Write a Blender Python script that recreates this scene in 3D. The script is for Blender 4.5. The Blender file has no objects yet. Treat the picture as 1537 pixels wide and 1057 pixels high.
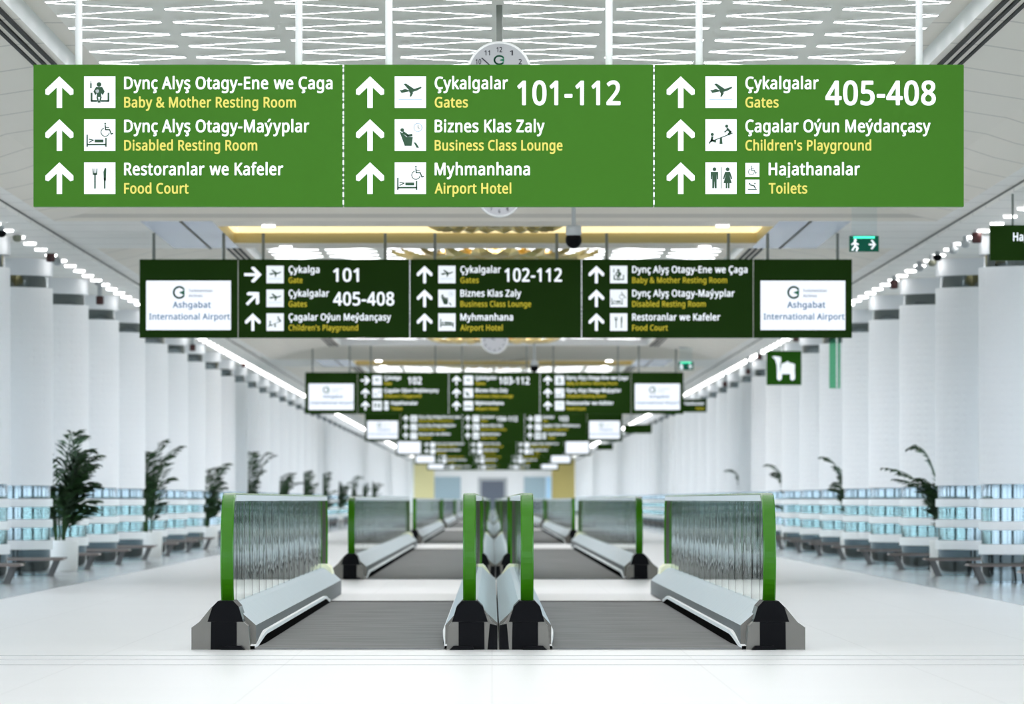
import bpy, bmesh, math, random
from mathutils import Vector
random.seed(7)
sc = bpy.context.scene
COL = sc.collection
EYE, F = 0.95, 8540.0           # eye height (m), focal length in pixels of a 1537 px wide frame
XC = 0.04                       # hall axis relative to the camera
# ------------------------------------------------------------------ camera
cam_d = bpy.data.cameras.new('camera'); cam = bpy.data.objects.new('camera', cam_d); COL.objects.link(cam)
cam.location = (0, 0, EYE); cam.rotation_euler = (math.pi/2, 0, 0)
cam_d.sensor_width = 36; cam_d.sensor_fit = 'HORIZONTAL'; cam_d.lens = F*36/1537
cam_d.shift_x = 30/1537; cam_d.shift_y = 222.5/1537
cam_d.clip_start = 1; cam_d.clip_end = 1000
cam_d.dof.use_dof = True; cam_d.dof.focus_distance = 36.5; cam_d.dof.aperture_fstop = 6.0
sc.camera = cam
# ------------------------------------------------------------------ world, exposure
w = bpy.data.worlds.new('world'); sc.world = w; w.use_nodes = True
bg = w.node_tree.nodes['Background']
bg.inputs[0].default_value = (0.80, 0.89, 1.0, 1); bg.inputs[1].default_value = 2.7
sc.view_settings.view_transform = 'Standard'; sc.view_settings.look = 'None'
sc.view_settings.gamma = 1; sc.view_settings.use_curve_mapping = False
sc.view_settings.exposure = 1.1
L_BAR = 9.0                    # luminous ceiling bars
L_SPOT = 5.0                   # recessed spotlights
sc.cycles.max_bounces = 10; sc.cycles.transparent_max_bounces = 24
# ------------------------------------------------------------------ materials
def srgb(r, g, b):
    f = lambda c: (c/255/12.92 if c/255 <= 0.04045 else ((c/255+0.055)/1.055)**2.4)
    return (f(r), f(g), f(b), 1)
M = {}
def mat(name, col, rough=0.5, metal=0.0, emit=None, es=0.0, spec=0.5, coat=0):
    m = bpy.data.materials.new(name); m.use_nodes = True
    p = m.node_tree.nodes['Principled BSDF']
    p.inputs['Base Color'].default_value = col
    p.inputs['Roughness'].default_value = rough
    p.inputs['Metallic'].default_value = metal
    p.inputs['Specular IOR Level'].default_value = spec
    if emit:
        p.inputs['Emission Color'].default_value = emit
        p.inputs['Emission Strength'].default_value = es
    M[name] = m
    return m
def nodes(m): return m.node_tree.nodes, m.node_tree.links, m.node_tree.nodes['Principled BSDF']
mat('white_paint', (0.86, 0.86, 0.86, 1), 0.55)
mat('white_metal', (0.88, 0.88, 0.88, 1), 0.35)
mat('ceiling_paint', (0.79, 0.73, 0.645, 1), 0.6)
mat('ceiling_panel', (0.66, 0.71, 0.84, 1), 0.25)
mat('lattice_back', (0.84, 0.81, 0.74, 1), 0.7)
mat('soffit', (0.85, 0.825, 0.785, 1), 0.6)
mat('column_white', (0.92, 0.92, 0.93, 1), 0.6)
mat('column_head', (0.78, 0.79, 0.81, 1), 0.5)
mat('floor_tile', (0.75, 0.742, 0.735, 1), 0.30, spec=0.35)
mat('floor_border', (0.42, 0.42, 0.41, 1), 0.16)
mat('joint', (0.42, 0.42, 0.41, 1), 0.5)
mat('dark_joint', (0.10, 0.10, 0.09, 1), 0.6)
mat('steel', (0.14, 0.13, 0.115, 1), 0.3, 1.0)
mat('bright_steel', (0.42, 0.48, 0.51, 1), 0.4, 0.0, spec=0.2)
mat('landing_steel', (0.62, 0.62, 0.62, 1), 0.3, 0.4)
mat('guide_alu', (0.62, 0.63, 0.64, 1), 0.4, 0.3)
mat('gap_black', (0.010, 0.010, 0.010, 1), 0.9, spec=0.0)
mat('bench_leg', (0.11, 0.11, 0.11, 1), 0.5, spec=0.2)
mat('mirror', (0.17, 0.205, 0.22, 1), 0.04, 1.0)
mat('dark_steel', (0.30, 0.30, 0.29, 1), 0.4, 1.0)
mat('black', (0.004, 0.004, 0.005, 1), 0.4, spec=0.06)
mat('black_slot', (0.006, 0.006, 0.006, 1), 0.8)
mat('dark_rubber', (0.045, 0.040, 0.034, 1), 0.4)
mat('handrail_green', srgb(50, 110, 10), 0.25, spec=0.25)
mat('pallet', (0.14, 0.14, 0.137, 1), 0.75, 0, spec=0.1)
mat('skirt_grey', (0.13, 0.13, 0.13, 1), 0.5, 0.2, spec=0.2)
mat('brush_white', (0.96, 0.96, 0.96, 1), 0.5)
mat('cream', (0.86, 0.84, 0.60, 1), 0.5)
mat('sign_bright', srgb(49, 91, 27), 0.4, 0, srgb(84, 150, 50), 0.15, spec=0.05)  # backlit copy of the sign green, backlight also put into its lighter base colour
mat('sign_dark', srgb(29, 52, 15), 0.4, 0, srgb(36, 66, 20), 0.06, spec=0.03)  # unlit copy of the same green, darkened in its base colour
mat('sign_mid', srgb(32, 72, 16), 0.4, 0, srgb(60, 120, 40), 0.06, spec=0.03)
mat('letter_white', (0.55, 0.56, 0.58, 1), 0.5, 0, (0.86, 0.92, 1, 1), 0.40)
mat('letter_yellow', srgb(170, 162, 66), 0.5, 0, srgb(245, 232, 115), 0.24)
mat('letter_gold', srgb(165, 152, 24), 0.5, 0, srgb(225, 210, 40), 0.18)
mat('tile_white', (0.50, 0.51, 0.53, 1), 0.4, 0, (0.86, 0.92, 1, 1), 0.36)
mat('icon_green', srgb(30, 76, 46), 0.5)
mat('icon_pale', srgb(170, 195, 215), 0.5)
mat('screen_white', (0.3, 0.3, 0.32, 1), 0.2, 0, (0.84, 0.90, 1, 1), 0.46)
mat('screen_blue', srgb(104, 140, 172), 0.5)
mat('screen_grey', srgb(165, 172, 180), 0.5)
mat('logo_green', srgb(16, 120, 84), 0.5)
mat('exit_green', srgb(0, 74, 56), 0.4, 0, srgb(0, 80, 62), 0.2, spec=0.2)
mat('exit_glow', srgb(60, 220, 170), 0.4, 0, srgb(60, 220, 170), 0.9)
mat('gold', (0.80, 0.62, 0.25, 1), 0.28, 1.0)
mat('gold_paint', (0.62, 0.52, 0.26, 1), 0.4, 0.2)
mat('cove_glow', (0.9, 0.8, 0.5, 1), 0.5, 0, (1.0, 0.82, 0.46, 1), 0.55)
mat('lamp_white', (1, 1, 1, 1), 0.5, 0, (1.0, 0.99, 0.98, 1), L_SPOT)
mat('bar_light', (1, 1, 1, 1), 0.5, 0, (0.97, 0.97, 1.0, 1), L_BAR)
mat('dark_red', (0.055, 0.010, 0.010, 1), 0.35)
mat('olive_grey', (0.22, 0.22, 0.16, 1), 0.3)
mat('grey_plastic', (0.42, 0.44, 0.45, 1), 0.4)
mat('rod_grey', (0.22, 0.23, 0.21, 1), 0.4)
mat('clock_face', (0.46, 0.46, 0.48, 1), 0.4)
mat('clock_rim', (0.55, 0.56, 0.57, 1), 0.3, 0.6)
mat('ink', (0.03, 0.03, 0.04, 1), 0.5)
mat('bench_top', (0.20, 0.165, 0.15, 1), 0.4, spec=0.3)
mat('leaf', (0.014, 0.036, 0.012, 1), 0.5, spec=0.2)
mat('leaf_light', (0.03, 0.075, 0.022, 1), 0.5, spec=0.2)
mat('soil', (0.03, 0.02, 0.015, 1), 0.9)
mat('pot_white', (0.84, 0.84, 0.82, 1), 0.4)
mat('end_yellow', (0.78, 0.70, 0.36, 1), 0.6)
mat('end_brown', (0.50, 0.40, 0.13, 1), 0.6)
mat('end_glass', (0.36, 0.47, 0.52, 1), 0.15)
mat('end_pale', (0.50, 0.74, 0.95, 1), 0.2)
mat('end_dark', (0.12, 0.14, 0.18, 1), 0.3)
mat('frame_white', (0.85, 0.86, 0.88, 1), 0.4)
mat('mullion', (0.20, 0.24, 0.28, 1), 0.4)
mat('garden', (0.06, 0.075, 0.05, 1), 0.9)

def glassy(name, tint, refl=1.0, bump=None):
    m = bpy.data.materials.new(name); m.use_nodes = True
    n, l = m.node_tree.nodes, m.node_tree.links
    n.clear()
    out = n.new('ShaderNodeOutputMaterial'); mix = n.new('ShaderNodeMixShader')
    tr = n.new('ShaderNodeBsdfTransparent'); gl = n.new('ShaderNodeBsdfGlossy'); fr = n.new('ShaderNodeFresnel')
    tr.inputs[0].default_value = tint
    gl.inputs[0].default_value = (0.93, 0.98, 0.97, 1)
    gl.inputs['Roughness'].default_value = 0.02
    ge = n.new('ShaderNodeNewGeometry'); mr = n.new('ShaderNodeMapRange')
    mr.inputs['To Min'].default_value = 1.45; mr.inputs['To Max'].default_value = 1/1.45      # same reflectance from both sides of a pane
    l.new(ge.outputs['Backfacing'], mr.inputs['Value']); l.new(mr.outputs[0], fr.inputs['IOR'])
    l.new(fr.outputs[0], mix.inputs[0]); l.new(tr.outputs[0], mix.inputs[1]); l.new(gl.outputs[0], mix.inputs[2])
    l.new(mix.outputs[0], out.inputs[0])
    if bump:
        tc = n.new('ShaderNodeTexCoord'); mp = n.new('ShaderNodeMapping'); nz = n.new('ShaderNodeTexNoise'); b = n.new('ShaderNodeBump')
        mp.inputs['Scale'].default_value = bump[0]
        nz.inputs['Scale'].default_value = 1.0; nz.inputs['Detail'].default_value = 2
        b.inputs['Strength'].default_value = 1.0; b.inputs['Distance'].default_value = bump[1]
        l.new(tc.outputs['Object'], mp.inputs[0]); l.new(mp.outputs[0], nz.inputs[0]); l.new(nz.outputs[0], b.inputs['Height'])
        l.new(b.outputs[0], gl.inputs['Normal']); 
    M[name] = m
glassy('rail_glass', (0.955, 0.98, 0.972, 1), bump=((1, 1.6, 0.35), 0.006))
glassy('window_glass', (0.94, 0.97, 0.98, 1))
glassy('blade_glass', (0.35, 0.72, 0.52, 1))

def add_pattern():
    # embossed relief on the columns
    n, l, p = nodes(M['column_white'])
    tc = n.new('ShaderNodeTexCoord'); mp = n.new('ShaderNodeMapping'); v = n.new('ShaderNodeTexVoronoi'); b = n.new('ShaderNodeBump')
    v.inputs['Scale'].default_value = 11; v.feature = 'SMOOTH_F1'; v.inputs['Randomness'].default_value = 0.25
    b.inputs['Strength'].default_value = 0.6; b.inputs['Distance'].default_value = 0.02
    l.new(tc.outputs['Object'], v.inputs['Vector']); l.new(v.outputs['Distance'], b.inputs['Height']); l.new(b.outputs[0], p.inputs['Normal'])
    # transverse panel joints on the ceiling
    for nm, pitch in (('soffit', 1.6), ('ceiling_paint', 2.1)):
        n, l, p = nodes(M[nm]); base = p.inputs['Base Color'].default_value[:]
        tc = n.new('ShaderNodeTexCoord'); sx = n.new('ShaderNodeSeparateXYZ'); md = n.new('ShaderNodeMath'); md.operation = 'MODULO'
        lt = n.new('ShaderNodeMath'); lt.operation = 'LESS_THAN'; mx = n.new('ShaderNodeMix'); mx.data_type = 'RGBA'
        md.inputs[1].default_value = pitch; lt.inputs[1].default_value = 0.05*pitch
        l.new(tc.outputs['Object'], sx.inputs[0]); l.new(sx.outputs['Y'], md.inputs[0]); l.new(md.outputs[0], lt.inputs[0])
        mx.inputs[6].default_value = base; mx.inputs[7].default_value = (base[0]*.75, base[1]*.75, base[2]*.75, 1)
        l.new(lt.outputs[0], mx.inputs[0]); l.new(mx.outputs[2], p.inputs['Base Color'])
    # floor tiles: faint joints and soft cloudy tone
    n, l, p = nodes(M['floor_tile'])
    tc = n.new('ShaderNodeTexCoord'); br = n.new('ShaderNodeTexBrick'); nz = n.new('ShaderNodeTexNoise'); mx = n.new('ShaderNodeMix'); mx.data_type = 'RGBA'
    br.offset = 0; br.inputs['Scale'].default_value = 1.0
    br.inputs['Brick Width'].default_value = 1.2; br.inputs['Row Height'].default_value = 1.2; br.inputs['Mortar Size'].default_value = 0.006
    br.inputs['Color1'].default_value = (0.75, 0.742, 0.735, 1); br.inputs['Color2'].default_value = (0.735, 0.728, 0.72, 1); br.inputs['Mortar'].default_value = (0.67, 0.66, 0.65, 1)
    l.new(tc.outputs['Object'], br.inputs[0]); l.new(br.outputs[0], p.inputs['Base Color'])
    # pallets: fine grooves
    n, l, p = nodes(M['pallet'])
    tc = n.new('ShaderNodeTexCoord'); mp = n.new('ShaderNodeMapping'); wv = n.new('ShaderNodeTexNoise'); rp = n.new('ShaderNodeValToRGB')
    mp.inputs['Scale'].default_value = (1.5, 3.0, 1); wv.inputs['Scale'].default_value = 1.0; wv.inputs['Detail'].default_value = 4
    rp.color_ramp.elements[0].position = 0.35; rp.color_ramp.elements[0].color = (0.17, 0.17, 0.167, 1)
    rp.color_ramp.elements[1].position = 0.65; rp.color_ramp.elements[1].color = (0.22, 0.218, 0.215, 1)
    l.new(tc.outputs['Object'], mp.inputs[0]); l.new(mp.outputs[0], wv.inputs[0]); l.new(wv.outputs[0], rp.inputs[0]); l.new(rp.outputs[0], p.inputs['Base Color'])
    # beaten bright deck plates
    n, l, p = nodes(M['bright_steel'])
    tc = n.new('ShaderNodeTexCoord'); nz = n.new('ShaderNodeTexNoise'); b = n.new('ShaderNodeBump')
    nz.inputs['Scale'].default_value = 4.0; b.inputs['Strength'].default_value = 0.8; b.inputs['Distance'].default_value = 0.03
    l.new(tc.outputs['Object'], nz.inputs[0]); l.new(nz.outputs[0], b.inputs['Height']); l.new(b.outputs[0], p.inputs['Normal'])
add_pattern()
# ------------------------------------------------------------------ helpers
ORD = ['first', 'second', 'third', 'fourth', 'fifth', 'sixth', 'seventh', 'eighth', 'ninth', 'tenth', 'eleventh', 'twelfth', 'thirteenth',
       'fourteenth', 'fifteenth', 'sixteenth', 'seventeenth', 'eighteenth', 'nineteenth', 'twentieth']
class MB:
    """collects faces for one mesh"""
    def __init__(s): s.v = []; s.f = []; s.mi = []; s.mats = []; s.sm = []
    def mid(s, m):
        if m not in s.mats: s.mats.append(m)
        return s.mats.index(m)
    def face(s, pts, m, smooth=False):
        i = len(s.v); s.v += [tuple(p) for p in pts]; s.f.append(tuple(range(i, i+len(pts)))); s.mi.append(s.mid(m)); s.sm.append(smooth)
    def raw(s, vs, fs, m, smooth=False):
        i = len(s.v); s.v += [tuple(p) for p in vs]; k = s.mid(m)
        for f in fs: s.f.append(tuple(a+i for a in f)); s.mi.append(k); s.sm.append(smooth)
    def box(s, x0, x1, y0, y1, z0, z1, m):
        v = [(x, y, z) for z in (z0, z1) for y in (y0, y1) for x in (x0, x1)]
        s.raw(v, [(0, 2, 3, 1), (4, 5, 7, 6), (0, 1, 5, 4), (2, 6, 7, 3), (0, 4, 6, 2), (1, 3, 7, 5)], m)
    def bar(s, a, b, w, h, m):
        """box-section bar from a to b, w across (horizontal), h vertical-ish"""
        a, b = Vector(a), Vector(b); d = (b-a).normalized()
        up = Vector((0, 0, 1)) if abs(d.z) < 0.95 else Vector((0, 1, 0))
        sx = d.cross(up).normalized()*w/2; uz = sx.cross(d).normalized()*h/2
        v = [a-sx-uz, a+sx-uz, a+sx+uz, a-sx+uz, b-sx-uz, b+sx-uz, b+sx+uz, b-sx+uz]
        s.raw(v, [(0, 3, 2, 1), (4, 5, 6, 7), (0, 1, 5, 4), (1, 2, 6, 5), (2, 3, 7, 6), (3, 0, 4, 7)], m)
    def lathe(s, prof, m, n=32, c=(0, 0, 0), axis='Z', smooth=True):
        """prof: list of (r, h)"""
        vs = []
        for r, h in prof:
            for k in range(n):
                a = 2*math.pi*k/n
                p = (r*math.cos(a), r*math.sin(a), h)
                if axis == 'Y': p = (p[0], p[2], p[1])
                vs.append((p[0]+c[0], p[1]+c[1], p[2]+c[2]))
        fs = []
        for i in range(len(prof)-1):
            for k in range(n):
                q = (i*n+k, i*n+(k+1) % n, (i+1)*n+(k+1) % n, (i+1)*n+k)
                fs.append(q if axis == 'Z' else q[::-1])
        s.raw(vs, fs, m, smooth)
        for i, fl in ((0, True), (len(prof)-1, False)):
            if prof[i][0] > 1e-6:
                ring = vs[i*n:(i+1)*n]
                if fl == (axis == 'Z'): ring = ring[::-1]
                s.face(ring, m)
    def extr(s, pts, y0, y1, m, caps=True, axis='Y'):
        """closed outline pts (x,z) pulled from y0 to y1; axis 'X': outline is (y,z) pulled along x"""
        n = len(pts)
        P = (lambda p, t: (p[0], t, p[1])) if axis == 'Y' else (lambda p, t: (t, p[0], p[1]))
        v = [P(p, y0) for p in pts]+[P(p, y1) for p in pts]
        s.raw(v, [(i, (i+1) % n, n+(i+1) % n, n+i) for i in range(n)], m)
        if caps: s.face(v[:n][::-1], m); s.face(v[n:], m)
    def build(s, name, parent=None, recalc=True, loc=None):
        me = bpy.data.meshes.new(name); me.from_pydata(s.v, [], s.f)
        for m in s.mats: me.materials.append(M[m])
        me.polygons.foreach_set('material_index', s.mi); me.polygons.foreach_set('use_smooth', s.sm)
        if recalc:
            bm = bmesh.new(); bm.from_mesh(me)
            bmesh.ops.remove_doubles(bm, verts=bm.verts, dist=1e-5)
            bmesh.ops.recalc_face_normals(bm, faces=bm.faces); bm.to_mesh(me); bm.free()
        o = bpy.data.objects.new(name, me); COL.objects.link(o)
        if parent: o.parent = parent
        if loc: o.location = loc
        return o
def tag(o, label=None, cat=None, group=None, kind=None):
    if label: o['label'] = label
    if cat: o['category'] = cat
    if group: o['group'] = group
    if kind: o['kind'] = kind
    return o
def empty(name, loc, label, cat, group=None, rz=0):
    o = bpy.data.objects.new(name, None); COL.objects.link(o); o.location = loc; o.rotation_euler = (0, 0, rz)
    o.empty_display_size = 0.1
    return tag(o, label, cat, group)
def dup(root, loc, label, group=None, rz=None):
    r = root.copy(); COL.objects.link(r); r.location = loc; r['label'] = label
    if group: r['group'] = group
    if rz is not None: r.rotation_euler = (0, 0, rz)
    for ch in list(root.children):
        c = ch.copy(); COL.objects.link(c); c.parent = r
        for g in list(ch.children):
            d = g.copy(); COL.objects.link(d); d.parent = c
    return r
def struct(mb, name): return tag(mb.build(name), kind='structure')
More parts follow.
